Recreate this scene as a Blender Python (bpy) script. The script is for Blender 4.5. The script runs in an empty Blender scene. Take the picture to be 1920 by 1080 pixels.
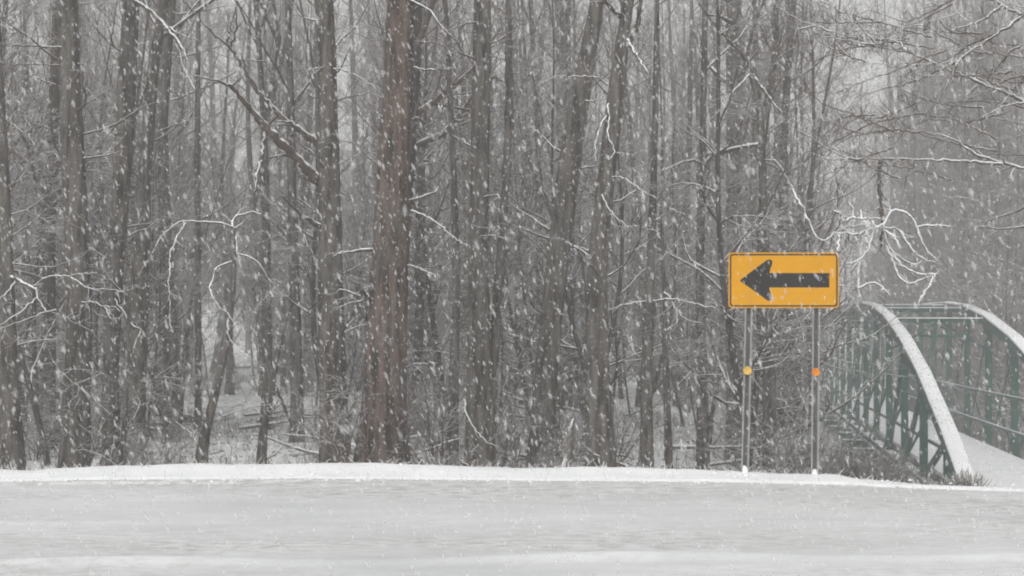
import bpy, math, random
import numpy as np
from mathutils import Vector, Matrix

# ------------------------------------------------------------------ camera, sky, sun, exposure
SC = bpy.context.scene
COL = SC.collection
F, CX, HZ, EYE = 2200.0, 960.0, 640.0, 1.47      # focal length and horizon in photo pixels, eye height in metres
cam_d = bpy.data.cameras.new('camera'); cam = bpy.data.objects.new('camera', cam_d); COL.objects.link(cam)
cam.location = (0, 0, EYE); cam.rotation_euler = (math.radians(90), 0, 0)
cam_d.sensor_width = 36.0; cam_d.lens = F / 1920 * 36.0
cam_d.shift_y = (HZ - 540) / 1920
cam_d.clip_start = 0.05; cam_d.clip_end = 1000
cam_d.dof.use_dof = True; cam_d.dof.focus_distance = 15.0; cam_d.dof.aperture_fstop = 5.6
SC.camera = cam

SUN_EL, SUN_AZ = math.radians(52), math.radians(200)
world = bpy.data.worlds.new('World'); SC.world = world; world.use_nodes = True
wn = world.node_tree; bg = wn.nodes['Background']
sky = wn.nodes.new('ShaderNodeTexSky'); sky.sky_type = 'NISHITA'; sky.sun_disc = False
sky.sun_elevation = SUN_EL; sky.sun_rotation = SUN_AZ; sky.dust_density = 4.0; sky.air_density = 1.0
hs = wn.nodes.new('ShaderNodeHueSaturation'); hs.inputs['Saturation'].default_value = 0.03
wn.links.new(sky.outputs[0], hs.inputs['Color']); wn.links.new(hs.outputs[0], bg.inputs['Color'])
bg.inputs['Strength'].default_value = 0.13

sun_d = bpy.data.lights.new('sun', 'SUN'); sun = bpy.data.objects.new('sun', sun_d); COL.objects.link(sun)
sun_d.energy = 1.0; sun_d.angle = math.radians(40); sun_d.color = (1.0, 0.985, 0.96)
sun.rotation_euler = (math.radians(90) - SUN_EL, 0, math.pi - SUN_AZ)
sun.location = (0, -5, 40)

SC.view_settings.view_transform = 'Standard'; SC.view_settings.look = 'None'
SC.view_settings.exposure = 0.17; SC.view_settings.gamma = 1.0
SC.view_settings.use_curve_mapping = False
SC.cycles.volume_bounces = 4; SC.cycles.max_bounces = 8; SC.cycles.diffuse_bounces = 3
SC.cycles.transparent_max_bounces = 24
SC.cycles.use_denoising = True
SC.cycles.pixel_filter_type = 'BLACKMAN_HARRIS'; SC.cycles.filter_width = 2.0

rng = np.random.default_rng(11)
random.seed(5)

# ------------------------------------------------------------------ helpers
def pix(x, y, D):
    return np.array([(x - CX) * D / F, D, EYE + (HZ - y) * D / F])

def lin(c):
    c = np.array(c) / 255.0
    return tuple(np.where(c <= 0.04045, c / 12.92, ((c + 0.055) / 1.055) ** 2.4)) + (1.0,)

def mesh_np(name, V, Q, smooth=True):
    """quads (or triangles) from arrays"""
    V = np.asarray(V, dtype=np.float32).reshape(-1, 3); Q = np.asarray(Q, dtype=np.int32)
    k = Q.shape[1]; n = len(Q)
    me = bpy.data.meshes.new(name)
    me.vertices.add(len(V)); me.vertices.foreach_set('co', V.ravel())
    me.loops.add(n * k); me.loops.foreach_set('vertex_index', Q.ravel())
    me.polygons.add(n)
    me.polygons.foreach_set('loop_start', np.arange(0, n * k, k, dtype=np.int32))
    if smooth: me.polygons.foreach_set('use_smooth', np.ones(n, dtype=bool))
    me.update(calc_edges=True); me.validate()
    return me

class Mesh:
    """collects boxes / prisms / lathes, then becomes one mesh object"""
    def __init__(s): s.v = []; s.f = []
    def add(s, V, Fc):
        o = len(s.v); s.v += [tuple(p) for p in V]; s.f += [tuple(i + o for i in f) for f in Fc]
    def box(s, lo, hi):
        x0, y0, z0 = lo; x1, y1, z1 = hi
        s.add([(x0,y0,z0),(x1,y0,z0),(x1,y1,z0),(x0,y1,z0),(x0,y0,z1),(x1,y0,z1),(x1,y1,z1),(x0,y1,z1)],
              [(0,3,2,1),(4,5,6,7),(0,1,5,4),(1,2,6,5),(2,3,7,6),(3,0,4,7)])
    def beam(s, p, q, w, h, up=(0,0,1), ext=0.0, off=(0,0)):
        """rectangular bar from p to q: w across, h along up"""
        p = np.array(p, float); q = np.array(q, float); t = q - p; L = np.linalg.norm(t); t /= L
        p = p - t * ext; q = q + t * ext
        u = np.array(up, float); a = np.cross(t, u); a /= np.linalg.norm(a); b = np.cross(a, t)
        V = []
        for e in (p, q):
            c = e + a * off[0] + b * off[1]
            for sa, sb in ((-1,-1),(1,-1),(1,1),(-1,1)): V.append(c + a * sa * w / 2 + b * sb * h / 2)
        s.add(V, [(0,1,2,3),(7,6,5,4),(0,4,5,1),(1,5,6,2),(2,6,7,3),(3,7,4,0)])
    def ibeam(s, p, q, w, h, up, th=0.018, ext=0.0):
        s.beam(p, q, w, th, up, ext, (0, h / 2 - th / 2)); s.beam(p, q, w, th, up, ext, (0, -h / 2 + th / 2))
        s.beam(p, q, th, h - 2 * th, up, ext)
    def prism(s, poly, y0, y1):
        """x-z polygon extruded along y"""
        n = len(poly); V = [(x, y0, z) for x, z in poly] + [(x, y1, z) for x, z in poly]
        s.add(V, [tuple(range(n)), tuple(range(2 * n - 1, n - 1, -1))] + [(i, i + n, (i + 1) % n + n, (i + 1) % n) for i in range(n)])
    def build(s, name, mat, parent=None, smooth=False, bevel=0):
        me = bpy.data.meshes.new(name); me.from_pydata([tuple(map(float, p)) for p in s.v], [], s.f); me.update()
        import bmesh
        bm = bmesh.new(); bm.from_mesh(me); bmesh.ops.recalc_face_normals(bm, faces=bm.faces); bm.to_mesh(me); bm.free()
        if smooth:
            for p in me.polygons: p.use_smooth = True
        o = obj(name, me, mat, parent)
        if bevel:
            b = o.modifiers.new('bevel', 'BEVEL'); b.width = bevel; b.segments = 2
        return o

def obj(name, me, mat, parent=None, loc=None):
    o = bpy.data.objects.new(name, me); COL.objects.link(o)
    if mat and not me.materials: me.materials.append(mat)
    if parent: o.parent = parent
    if loc is not None: o.location = loc
    return o

def thing(name, label, cat, group=None, loc=(0,0,0)):
    o = bpy.data.objects.new(name, None); COL.objects.link(o); o.location = loc
    o.empty_display_size = 0.2
    o['label'] = label; o['category'] = cat
    if group: o['group'] = group
    return o

def tag(o, label, cat, group=None):
    o['label'] = label; o['category'] = cat
    if group: o['group'] = group
    return o

def tubes(P, R, sides):
    """P (N,K,3) paths, R (N,K) radii -> verts, quads"""
    P = np.asarray(P, float); R = np.asarray(R, float); N, K, _ = P.shape
    T = np.gradient(P, axis=1); T /= np.linalg.norm(T, axis=2, keepdims=True) + 1e-9
    m = P[:, -1] - P[:, 0]; m /= np.linalg.norm(m, axis=1, keepdims=True) + 1e-9
    ref = np.where((np.abs(m[:, 2:3]) > 0.75), np.array([[0.0, 1.0, 0.0]]), np.array([[0.0, 0.0, 1.0]]))[:, None, :]
    A = np.cross(T, np.broadcast_to(ref, T.shape)); A /= np.linalg.norm(A, axis=2, keepdims=True) + 1e-9
    B = np.cross(A, T)
    th = np.arange(sides) * 2 * math.pi / sides + math.pi / 2
    V = P[:, :, None, :] + R[:, :, None, None] * (A[:, :, None, :] * np.cos(th)[None, None, :, None] + B[:, :, None, :] * np.sin(th)[None, None, :, None])
    idx = np.arange(N * K * sides).reshape(N, K, sides)
    a = idx[:, :-1, :]; b = np.roll(idx, -1, axis=2)[:, :-1, :]; c = np.roll(idx, -1, axis=2)[:, 1:, :]; d = idx[:, 1:, :]
    return V.reshape(-1, 3), np.stack([a, b, c, d], -1).reshape(-1, 4)

def join(parts):
    Vs, Qs, o = [], [], 0
    for V, Q in parts:
        Vs.append(V); Qs.append(Q + o); o += len(V)
    return np.concatenate(Vs), np.concatenate(Qs)

def grow(r, P, R, n, t0, t1, L, ang, K, up, wig, rr=0.55, rmin=0.0015, tipr=0.3, fade=0.5):
    """n children spread over the parent paths; returns paths and radii"""
    M, Kp, _ = P.shape
    m = r.integers(0, M, n) if M > 1 else np.zeros(n, int)
    t = r.uniform(t0, t1, n); ft = t * (Kp - 1); i = np.minimum(ft.astype(int), Kp - 2); fr = (ft - i)[:, None]
    p = P[m, i] * (1 - fr) + P[m, i + 1] * fr
    tan = P[m, i + 1] - P[m, i]; tan /= np.linalg.norm(tan, axis=1, keepdims=True) + 1e-9
    rad = R[m, i] * (1 - fr[:, 0]) + R[m, i + 1] * fr[:, 0]
    q = r.normal(size=(n, 3)); q -= (q * tan).sum(1, keepdims=True) * tan; q /= np.linalg.norm(q, axis=1, keepdims=True) + 1e-9
    a = np.radians(r.normal(ang, ang * 0.22, n))[:, None]
    d = np.cos(a) * tan + np.sin(a) * q
    ln = L * r.uniform(0.55, 1.25, n) * (1 - fade * t)
    out = np.zeros((n, K, 3)); out[:, 0] = p
    for k in range(1, K):
        d = d + r.normal(0, wig, (n, 3)); d[:, 2] += up
        d /= np.linalg.norm(d, axis=1, keepdims=True)
        out[:, k] = out[:, k - 1] + d * (ln / (K - 1))[:, None]
    r0 = np.maximum(rad * rr, rmin)
    s = np.linspace(0, 1, K)[None, :]
    return out, np.maximum(r0[:, None] * (1 - (1 - tipr) * s), rmin * 0.7)

# ------------------------------------------------------------------ materials
def new_mat(name):
    m = bpy.data.materials.new(name); m.use_nodes = True
    nt = m.node_tree; b = nt.nodes['Principled BSDF']
    return m, nt, b

def node(nt, t, **kw):
    n = nt.nodes.new(t)
    for k, v in kw.items():
        if k in n.inputs.keys(): n.inputs[k].default_value = v
        else: setattr(n, k, v)
    return n

def ramp(nt, src, stops):
    r = nt.nodes.new('ShaderNodeValToRGB'); e = r.color_ramp.elements
    while len(e) < len(stops): e.new(0.5)
    for el, (p, c) in zip(e, stops):
        el.position = p; el.color = c if len(c) == 4 else tuple(c) + (1,)
    nt.links.new(src, r.inputs[0]); return r

def noise(nt, vec, scale, detail=4, rough=0.55):
    n = nt.nodes.new('ShaderNodeTexNoise'); n.inputs['Scale'].default_value = scale
    n.inputs['Detail'].default_value = detail; n.inputs['Roughness'].default_value = rough
    if vec is not None: nt.links.new(vec, n.inputs['Vector'])
    return n

def mapping(nt, coord, scale):
    tc = nt.nodes.new('ShaderNodeTexCoord'); mp = nt.nodes.new('ShaderNodeMapping')
    mp.inputs['Scale'].default_value = scale
    nt.links.new(tc.outputs[coord], mp.inputs['Vector']); return mp.outputs[0]

def mix(nt, fac, a, b):
    m = nt.nodes.new('ShaderNodeMix'); m.data_type = 'RGBA'
    if isinstance(fac, float): m.inputs[0].default_value = fac
    else: nt.links.new(fac, m.inputs[0])
    for i, s in ((6, a), (7, b)):
        if isinstance(s, tuple): m.inputs[i].default_value = s if len(s) == 4 else s + (1,)
        else: nt.links.new(s, m.inputs[i])
    return m.outputs[2]

SNOW = (0.86, 0.87, 0.88, 1)
def snow_mask(nt, lo, hi, nscale, amp, wind=(0, 0, 1), coord='Object'):
    """how much snow lies on the face: faces turned up (or to the wind) hold it, broken by noise"""
    g = nt.nodes.new('ShaderNodeNewGeometry')
    d = nt.nodes.new('ShaderNodeVectorMath'); d.operation = 'DOT_PRODUCT'; d.inputs[1].default_value = wind
    nt.links.new(g.outputs['Normal'], d.inputs[0])
    n = noise(nt, mapping(nt, coord, (1, 1, 1)), nscale, 3)
    s = nt.nodes.new('ShaderNodeMath'); s.operation = 'MULTIPLY_ADD'; s.inputs[1].default_value = amp
    nt.links.new(n.outputs[0], s.inputs[0]); nt.links.new(d.outputs['Value'], s.inputs[2])
    r = nt.nodes.new('ShaderNodeMapRange'); r.inputs[1].default_value = lo + amp * 0.5; r.inputs[2].default_value = hi + amp * 0.5
    nt.links.new(s.outputs[0], r.inputs[0])
    return r.outputs[0]

def bark(name, dark, light, lo=0.25, hi=0.5, amp=0.7, nscale=9.0, vs=(11, 11, 1.7), bump=0.6, fleck=None):
    m, nt, b = new_mat(name)
    v = mapping(nt, 'Object', vs)
    n = noise(nt, v, 1.0, 6, 0.65)
    c = ramp(nt, n.outputs[0], [(0.38, dark), (0.62, light)] if fleck else [(0.3, dark), (0.7, light)]).outputs[0]
    if fleck:
        lp = ramp(nt, noise(nt, mapping(nt, 'Object', (1, 1, 0.5)), 3.2, 5, 0.7).outputs[0], [(0.46, (0, 0, 0)), (0.68, (0.4, 0.4, 0.4))])
        c = mix(nt, lp.outputs[0], c, (0.17, 0.165, 0.150, 1))
        f = noise(nt, mapping(nt, 'Object', (1, 1, 0.45)), 26, 3, 0.6)
        fr = ramp(nt, f.outputs[0], [(fleck, (0, 0, 0)), (fleck + 0.05, (1, 1, 1))])
        c = mix(nt, fr.outputs[0], c, (0.55, 0.56, 0.57, 1))
    mk = snow_mask(nt, lo, hi, nscale, amp)
    c = mix(nt, mk, c, SNOW)
    nt.links.new(c, b.inputs['Base Color']); b.inputs['Roughness'].default_value = 0.9
    b.inputs['Specular IOR Level'].default_value = 0.15
    if bump:
        bp = nt.nodes.new('ShaderNodeBump'); bp.inputs['Strength'].default_value = bump; bp.inputs['Distance'].default_value = 0.03
        nt.links.new(n.outputs[0], bp.inputs['Height']); nt.links.new(bp.outputs[0], b.inputs['Normal'])
    return m

M = {}
M['bark'] = bark('bark_grey_brown', (0.036, 0.031, 0.027), (0.160, 0.144, 0.130), lo=0.5, hi=0.8, amp=1.1, bump=1.0, fleck=0.64)
M['bark_red'] = bark('bark_red_brown', (0.032, 0.024, 0.020), (0.150, 0.112, 0.096), lo=0.5, hi=0.8, amp=1.1, bump=1.0, fleck=0.64)
M['bark_far'] = bark('bark_far', (0.030, 0.027, 0.024), (0.12, 0.108, 0.098), lo=0.5, hi=0.8, bump=0)
M['twig'] = bark('twig_snow_topped', (0.050, 0.038, 0.032), (0.135, 0.106, 0.092), lo=0.30, hi=0.6, amp=0.9, nscale=14, bump=0)
M['twig_far'] = bark('twig_brown', (0.072, 0.053, 0.046), (0.170, 0.130, 0.112), lo=0.5, hi=0.85, amp=0.8, nscale=8, bump=0)
M['twig_white'] = bark('twig_snow_laden', (0.08, 0.07, 0.06), (0.18, 0.16, 0.145), lo=0.0, hi=0.5, amp=1.0, nscale=16, bump=0)

M['vine'] = bark('vine_snow_coated', (0.12, 0.11, 0.10), (0.25, 0.23, 0.21), lo=-0.3, hi=0.1, amp=0.9, nscale=18, bump=0)
def snow_mat(name, c0, c1, scale, stretch=(1, 1, 1), bump=0.25, bs=30.0, litter=None):
    m, nt, b = new_mat(name)
    n = noise(nt, mapping(nt, 'Object', stretch), scale, 5, 0.6)
    c = ramp(nt, n.outputs[0], [(0.35, c0), (0.65, c1)]).outputs[0]
    if litter:
        f = noise(nt, mapping(nt, 'Object', (1, 0.55, 1)), litter[0], 6, 0.7)
        fr = ramp(nt, f.outputs[0], [(litter[1], (0, 0, 0)), (litter[1] + 0.07, (1, 1, 1))])
        c = mix(nt, fr.outputs[0], c, litter[2])
    nt.links.new(c, b.inputs['Base Color']); b.inputs['Roughness'].default_value = 0.75
    b.inputs['Specular IOR Level'].default_value = 0.2
    n2 = noise(nt, mapping(nt, 'Object', (1, 1, 1)), bs, 4, 0.6)
    bp = nt.nodes.new('ShaderNodeBump'); bp.inputs['Strength'].default_value = bump; bp.inputs['Distance'].default_value = 0.02
    nt.links.new(n2.outputs[0], bp.inputs['Height']); nt.links.new(bp.outputs[0], b.inputs['Normal'])
    return m
M['snow'] = snow_mat('fresh_snow', (0.80, 0.81, 0.82), (0.88, 0.885, 0.89), 1.5)
M['ground'] = snow_mat('forest_floor_snow', (0.72, 0.73, 0.73), (0.86, 0.865, 0.87), 1.2, litter=(4.5, 0.545, (0.10, 0.085, 0.07, 1)))

def road_mat():
    m, nt, b = new_mat('road_driven_snow')
    n = noise(nt, mapping(nt, 'Object', (0.35, 1.1, 1)), 1.0, 6, 0.65)
    c = ramp(nt, n.outputs[0], [(0.30, (0.56, 0.57, 0.575)), (0.50, (0.66, 0.67, 0.675)), (0.70, (0.76, 0.77, 0.775))]).outputs[0]
    d = noise(nt, mapping(nt, 'Object', (5.0, 13, 1)), 1.0, 7, 0.75)     # grit and asphalt showing through the thin snow
    dr = ramp(nt, d.outputs[0], [(0.44, (0, 0, 0)), (0.66, (1, 1, 1))])
    z = noise(nt, mapping(nt, 'Object', (0.13, 0.55, 1)), 1.0, 2, 0.5)
    zr = ramp(nt, z.outputs[0], [(0.40, (0.1, 0.1, 0.1)), (0.60, (1, 1, 1))])
    mu = nt.nodes.new('ShaderNodeMath'); mu.operation = 'MULTIPLY'
    nt.links.new(dr.outputs[0], mu.inputs[0]); nt.links.new(zr.outputs[0], mu.inputs[1])
    c = mix(nt, mu.outputs[0], c, (0.34, 0.325, 0.31, 1))
    nt.links.new(c, b.inputs['Base Color']); b.inputs['Roughness'].default_value = 0.7
    n2 = noise(nt, mapping(nt, 'Object', (12, 40, 1)), 1.0, 4, 0.6)
    bp = nt.nodes.new('ShaderNodeBump'); bp.inputs['Strength'].default_value = 0.25; bp.inputs['Distance'].default_value = 0.015
    nt.links.new(n2.outputs[0], bp.inputs['Height']); nt.links.new(bp.outputs[0], b.inputs['Normal'])
    return m
M['road'] = road_mat()

def painted(name, col, rough=0.5, dirt=0.25, snow=None, wind=(0, 0, 1), metal=0.0):
    m, nt, b = new_mat(name)
    n = noise(nt, mapping(nt, 'Object', (1, 1, 1)), 6, 5, 0.65)
    d = tuple(x * (1 - dirt) for x in col[:3]) + (1,)
    c = ramp(nt, n.outputs[0], [(0.3, d), (0.7, col)]).outputs[0]
    if snow: c = mix(nt, snow_mask(nt, snow[0], snow[1], snow[2], snow[3], wind), c, SNOW)
    nt.links.new(c, b.inputs['Base Color']); b.inputs['Roughness'].default_value = rough; b.inputs['Metallic'].default_value = metal; b.inputs['Specular IOR Level'].default_value = 0.2
    return m
M['green'] = painted('green_bridge_paint', (0.012, 0.092, 0.064, 1), 0.55, 0.35, (0.7, 0.9, 9.0, 0.5), (-0.1, -0.2, 0.97))
M['concrete'] = painted('old_concrete', (0.33, 0.32, 0.30, 1), 0.9, 0.4, (0.6, 0.8, 5.0, 0.4))
M['yellow'] = painted('sign_yellow', (0.74, 0.345, 0.004, 1), 0.45, 0.07)
M['black'] = painted('sign_black', (0.030, 0.029, 0.028, 1), 0.5, 0.2)
M['edge'] = painted('sign_edge', (0.62, 0.42, 0.16, 1), 0.5, 0.1)
M['steel'] = painted('galvanised_steel', (0.36, 0.36, 0.35, 1), 0.5, 0.3, (0.5, 0.8, 20.0, 0.5))
M['steel_shaded'] = painted('galvanised_steel_shaded', (0.15, 0.15, 0.147, 1), 0.6, 0.3)  # darker copy of the post steel: shade inside the channel put into the colour
M['refl_y'] = painted('reflector_yellow', (0.82, 0.52, 0.10, 1), 0.25, 0.1)
M['refl_o'] = painted('reflector_orange', (0.82, 0.27, 0.03, 1), 0.25, 0.1)
M['weed'] = bark('dead_weed', (0.10, 0.085, 0.068), (0.26, 0.225, 0.185), lo=0.0, hi=0.4, amp=0.9, nscale=20, bump=0)

M['brush'] = bark('dark_brush', (0.028, 0.024, 0.02), (0.07, 0.06, 0.05), lo=0.6, hi=0.9, amp=0.8, nscale=8, bump=0)
def flake_mat():
    m, nt, b = new_mat('snowflake')
    out = nt.nodes['Material Output']
    b.inputs['Base Color'].default_value = (0.9, 0.9, 0.9, 1); b.inputs['Roughness'].default_value = 0.9
    tr = nt.nodes.new('ShaderNodeBsdfTransparent'); tl = nt.nodes.new('ShaderNodeBsdfTranslucent')
    tl.inputs[0].default_value = (0.9, 0.9, 0.9, 1)
    m1 = nt.nodes.new('ShaderNodeMixShader'); m1.inputs[0].default_value = 0.12
    nt.links.new(b.outputs[0], m1.inputs[1]); nt.links.new(tl.outputs[0], m1.inputs[2])
    m2 = nt.nodes.new('ShaderNodeMixShader'); m2.inputs[0].default_value = 0.29
    nt.links.new(tr.outputs[0], m2.inputs[1]); nt.links.new(m1.outputs[0], m2.inputs[2])
    nt.links.new(m2.outputs[0], out.inputs[0])
    return m
M['flake'] = flake_mat()

# ------------------------------------------------------------------ ground, road, bank
S = 1.12                                              # bridge scale
BX0, BSL, BW = 4.56 * S, 0.2009, 3.2 * S             # left truss line X = BX0 + BSL*Y ; width along X
D0, PAN, NP = 23.0 * S, 3.7 * S, 18
CHZ = EYE - 3.66 * S                                  # lower chord height
DECKZ = CHZ + 0.42
def smooth(a, b, x):
    t = np.clip((x - a) / (b - a), 0, 1); return t * t * (3 - 2 * t)
_ph = rng.uniform(0, 6.28, (8, 2)); _kk = rng.normal(0, 1, (8, 2))
def wob(X, Y, k=1.0):
    s = 0
    for i in range(8): s = s + np.sin(_kk[i, 0] * k * X + _kk[i, 1] * k * Y + _ph[i, 0])
    return s / 8
CRX = np.array([0, 230, 600, 900, 1300, 1400, 1570, 1600, 1780, 1920, 2400])
CRY = np.array([886, 877, 872, 878, 883, 888, 896, 902, 914, 922, 945])
def crest(X):
    return np.interp(X, (CRX - CX) * 13.0 / F, EYE - (CRY - HZ) * 13.0 / F)
def ground(X, Y):
    X = np.asarray(X, float); Y = np.asarray(Y, float)
    cr = crest(X) + 0.020 * wob(X, Y, 3.0) + 0.010 * wob(Y, X, 9.0)
    fl = -0.55 + 0.10 * wob(X, Y, 0.6) + 0.05 * wob(Y, X, 1.7)
    k = smooth(-8.0, -1.0, X - (BX0 + BSL * Y))
    fl = fl - 2.6 * k * smooth(14, 24, Y)
    gl = np.exp(-((Y - 62.0) / 20.0) ** 2) * smooth(-10, 0, X - (BX0 + BSL * Y))
    fl = fl - 2.2 * gl
    fl = fl + smooth(75, 190, Y) * 9.0 + smooth(98, 150, Y) * 14.0 * smooth(-12, 6, X - (BX0 + BSL * Y)) + smooth(4, 30, X - (BX0 + BSL * Y + BW)) * smooth(26, 60, Y) * 9.0
    z = np.where(Y < 12.0, -0.12, np.where(Y < 12.25, -0.12 + (0.10 + cr * 0.5 ) * smooth(12.0, 12.25, Y), 0))
    z1 = -0.02 + cr * 0.5
    z = np.where(Y >= 12.25, z1 + (cr - z1) * smooth(12.25, 12.9, Y), z)
    z = np.where(Y > 13.05, cr + (fl - cr) * smooth(13.05, 15.6, Y), z)
    of = X - (BX0 + BSL * Y); t = np.clip((Y - 12.3) / (D0 - .3 - 12.3), 0, 1)
    ap = -0.28 + (DECKZ + .31) * t ** .9 - .14
    z = np.where((of > -.3) & (of < 14.5) & (Y > 12.3) & (Y < D0 + 1), np.minimum(z, ap), z)
    return z
gf = lambda x, y: float(ground(x, y))

def sheet(name, xs, ys, zf, mat):
    X, Y = np.meshgrid(xs, ys); Z = zf(X, Y)
    V = np.stack([X, Y, Z], -1).reshape(-1, 3); nx, ny = len(xs), len(ys)
    i = np.arange(nx * ny).reshape(ny, nx)
    Q = np.stack([i[:-1, :-1], i[:-1, 1:], i[1:, 1:], i[1:, :-1]], -1).reshape(-1, 4)
    o = obj(name, mesh_np(name, V, Q), mat); o['kind'] = 'structure'; return o
xs = np.concatenate([np.linspace(-200, -30, 30), np.linspace(-28, -8, 50), np.linspace(-7.8, 7.8, 190), np.linspace(8, 30, 70), np.linspace(32, 200, 30)])
ys = np.concatenate([np.linspace(-200, -20, 12), np.linspace(-18, 11.9, 8), np.linspace(12.0, 16, 70), np.linspace(16.1, 30, 70), np.linspace(30.5, 90, 80), np.linspace(93, 200, 30)])
sheet('ground', xs, ys[ys > 13.02], ground, M['ground'])
gn = sheet('verge', xs, np.concatenate([np.linspace(11.98, 13.02, 26)]), lambda X, Y: ground(X, Y) , M['snow'])
sheet('ground', np.linspace(-200, 200, 8), np.linspace(-200, -13.5, 5), lambda X, Y: X * 0 - 0.1, M['ground'])

def road_z(X, Y):
    yr = 7.90 + 0.10 * np.tanh((X - 0.5) / 1.5) + 0.035 * np.sin(X * 1.1 + 1)
    z = 0.05 * np.exp(-((Y - yr) / 0.08) ** 2) * (0.75 + 0.35 * np.sin(X * 1.9) )
    yl = 9.55 + 0.03 * np.sin(X * 2)
    z = z + 0.018 * np.exp(-((Y - yl) / 0.10) ** 2) * smooth(-1.5, -3.3, X)
    z = z - 0.012 * np.exp(-((Y - 8.9) / 0.45) ** 2) - 0.012 * np.exp(-((Y - 7.3) / 0.35) ** 2) - 0.010 * np.exp(-((Y - 10.9) / 0.6) ** 2)
    z = z + 0.003 * wob(X, Y, 2.0)
    e = 12.06 + 0.02 * np.sin(X * 2.3) - 0.0
    z = z - 0.05 * smooth(-1.8, -3.6, X) * np.exp(-((Y - (e - 0.10)) / 0.05) ** 2)
    z = z + (crest(X) * 0.5) * smooth(11.3, 12.2, Y)
    return z
rx = np.concatenate([np.linspace(-200, -10, 20), np.linspace(-9, 9, 240), np.linspace(10, 200, 20)])
ry = np.concatenate([np.linspace(-13.6, 4.8, 20), np.linspace(5.0, 12.15, 170)])
sheet('road', rx, ry, road_z, M['road'])
# ploughed snow lip along the far road edge
def bank_z(X, Y):
    e = 12.07 + 0.025 * np.sin(X * 1.7) + 0.02 * wob(X, Y * 0, 2.5) - 0.10 * smooth(2.5, 5.5, X)
    base = np.where(Y < 12.3, crest(X) * 0.5, ground(X, Y))
    prof = smooth(0.0, 0.30, Y - e)
    return np.where(Y < e, crest(X) * 0.5 * smooth(11.3, 12.2, Y) - 0.05, base - 0.03 + prof * 0.055 + 0.010 * wob(X, Y, 6.0) + 0.012 * wob(X * 2, Y * 2, 7.0) * wob(Y, X, 3.0))
sheet('snow_bank', np.concatenate([np.linspace(-60, -7.2, 60), np.linspace(-7, 7, 300), np.linspace(7.3, 60, 50)]),
      np.concatenate([np.linspace(11.85, 12.4, 45), np.linspace(12.43, 13.0, 14)]), bank_z, M['snow'])

cr_ = np.random.default_rng(19); nc = 420
cy = np.where(cr_.random(nc) < .6, cr_.normal(12.12, .07, nc), cr_.uniform(12.1, 13.0, nc)); cx_ = cr_.uniform(-7, 7, nc); cs = cr_.lognormal(math.log(.009), .5, nc)
cz = np.maximum(road_z(cx_, cy), np.where(cy > 11.86, bank_z(cx_, cy), -1)) + cs * .3
ico = np.array([(0, 0, 1), (.9, 0, .35), (.28, .85, .35), (-.72, .53, .35), (-.72, -.53, .35), (.28, -.85, .35), (.72, .53, -.5), (-.28, .85, -.5), (-.9, 0, -.5), (-.28, -.85, -.5), (.72, -.53, -.5), (0, 0, -1)])
it = np.array([(0,1,2),(0,2,3),(0,3,4),(0,4,5),(0,5,1),(1,6,2),(2,7,3),(3,8,4),(4,9,5),(5,10,1),(2,6,7),(3,7,8),(4,8,9),(5,9,10),(1,10,6),(11,7,6),(11,8,7),(11,9,8),(11,10,9),(11,6,10)])
Vc = np.stack([cx_, cy, cz], 1)[:, None] + ico[None] * cs[:, None, None] * cr_.uniform(.6, 1.4, (nc, 12, 1)) * np.array([1.3, 1, .7])
co = obj('snow_crumbs', mesh_np('snow_crumbs', Vc, (np.arange(nc)[:, None, None] * 12 + it[None]).reshape(-1, 3)), M['snow']); co['kind'] = 'stuff'
tag(co, 'small crumbs of snow scattered along the ploughed road edge', 'snow')

# ------------------------------------------------------------------ truss bridge
def bl(Y, side, dz=0.0):       # point on a truss plane
    return np.array([BX0 + BSL * Y + (BW if side else 0), Y, CHZ + dz])
br = thing('truss_bridge', 'dark green steel bowed truss bridge with snow on its arched top chords', 'bridge', loc=(0, 0, 0))
nodeY = [D0 + PAN * n for n in range(NP + 1)]
TH = [max(0.12, float(np.interp(min(n, NP - n) * 3.7, [0, 3.9, 6.2, 9, 13.1, 17.5, 23, 33.3], [0, 1.62, 2.38, 3.2, 4.1, 4.72, 5.05, 5.2])) * S) for n in range(NP + 1)]
axis = np.array([BSL, 1, 0]); axis /= np.linalg.norm(axis)
acr = np.array([axis[1], -axis[0], 0])
def strip(pts, w, h, name, mat, parent, lift=0.0, round_top=False):
    """continuous bar through the points, constant section w x h lying on the cross axis"""
    V, Fc = [], []
    pts = [np.array(p, float) for p in pts]
    prof = [(-.5, -.5), (.5, -.5), (.5, .5), (-.5, .5)] if not round_top else [(-.5, -.5), (.5, -.5), (.5, .1), (.3, .42), (0, .52), (-.3, .42), (-.5, .1)]
    m = len(prof)
    for i, p in enumerate(pts):
        t = pts[min(i + 1, len(pts) - 1)] - pts[max(i - 1, 0)]; t /= np.linalg.norm(t)
        n = np.cross(acr, t); n /= np.linalg.norm(n)
        if n[2] < 0: n = -n
        for a, b in prof: V.append(p + acr * a * w + n * (b * h + lift))
    for i in range(len(pts) - 1):
        for j in range(m): Fc.append((i * m + j, i * m + (j + 1) % m, (i + 1) * m + (j + 1) % m, (i + 1) * m + j))
    Fc.append(tuple(range(m))); Fc.append(tuple(range((len(pts) - 1) * m, len(pts) * m)))
    b = Mesh(); b.add(V, Fc); return b.build(name, mat, parent)
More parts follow.
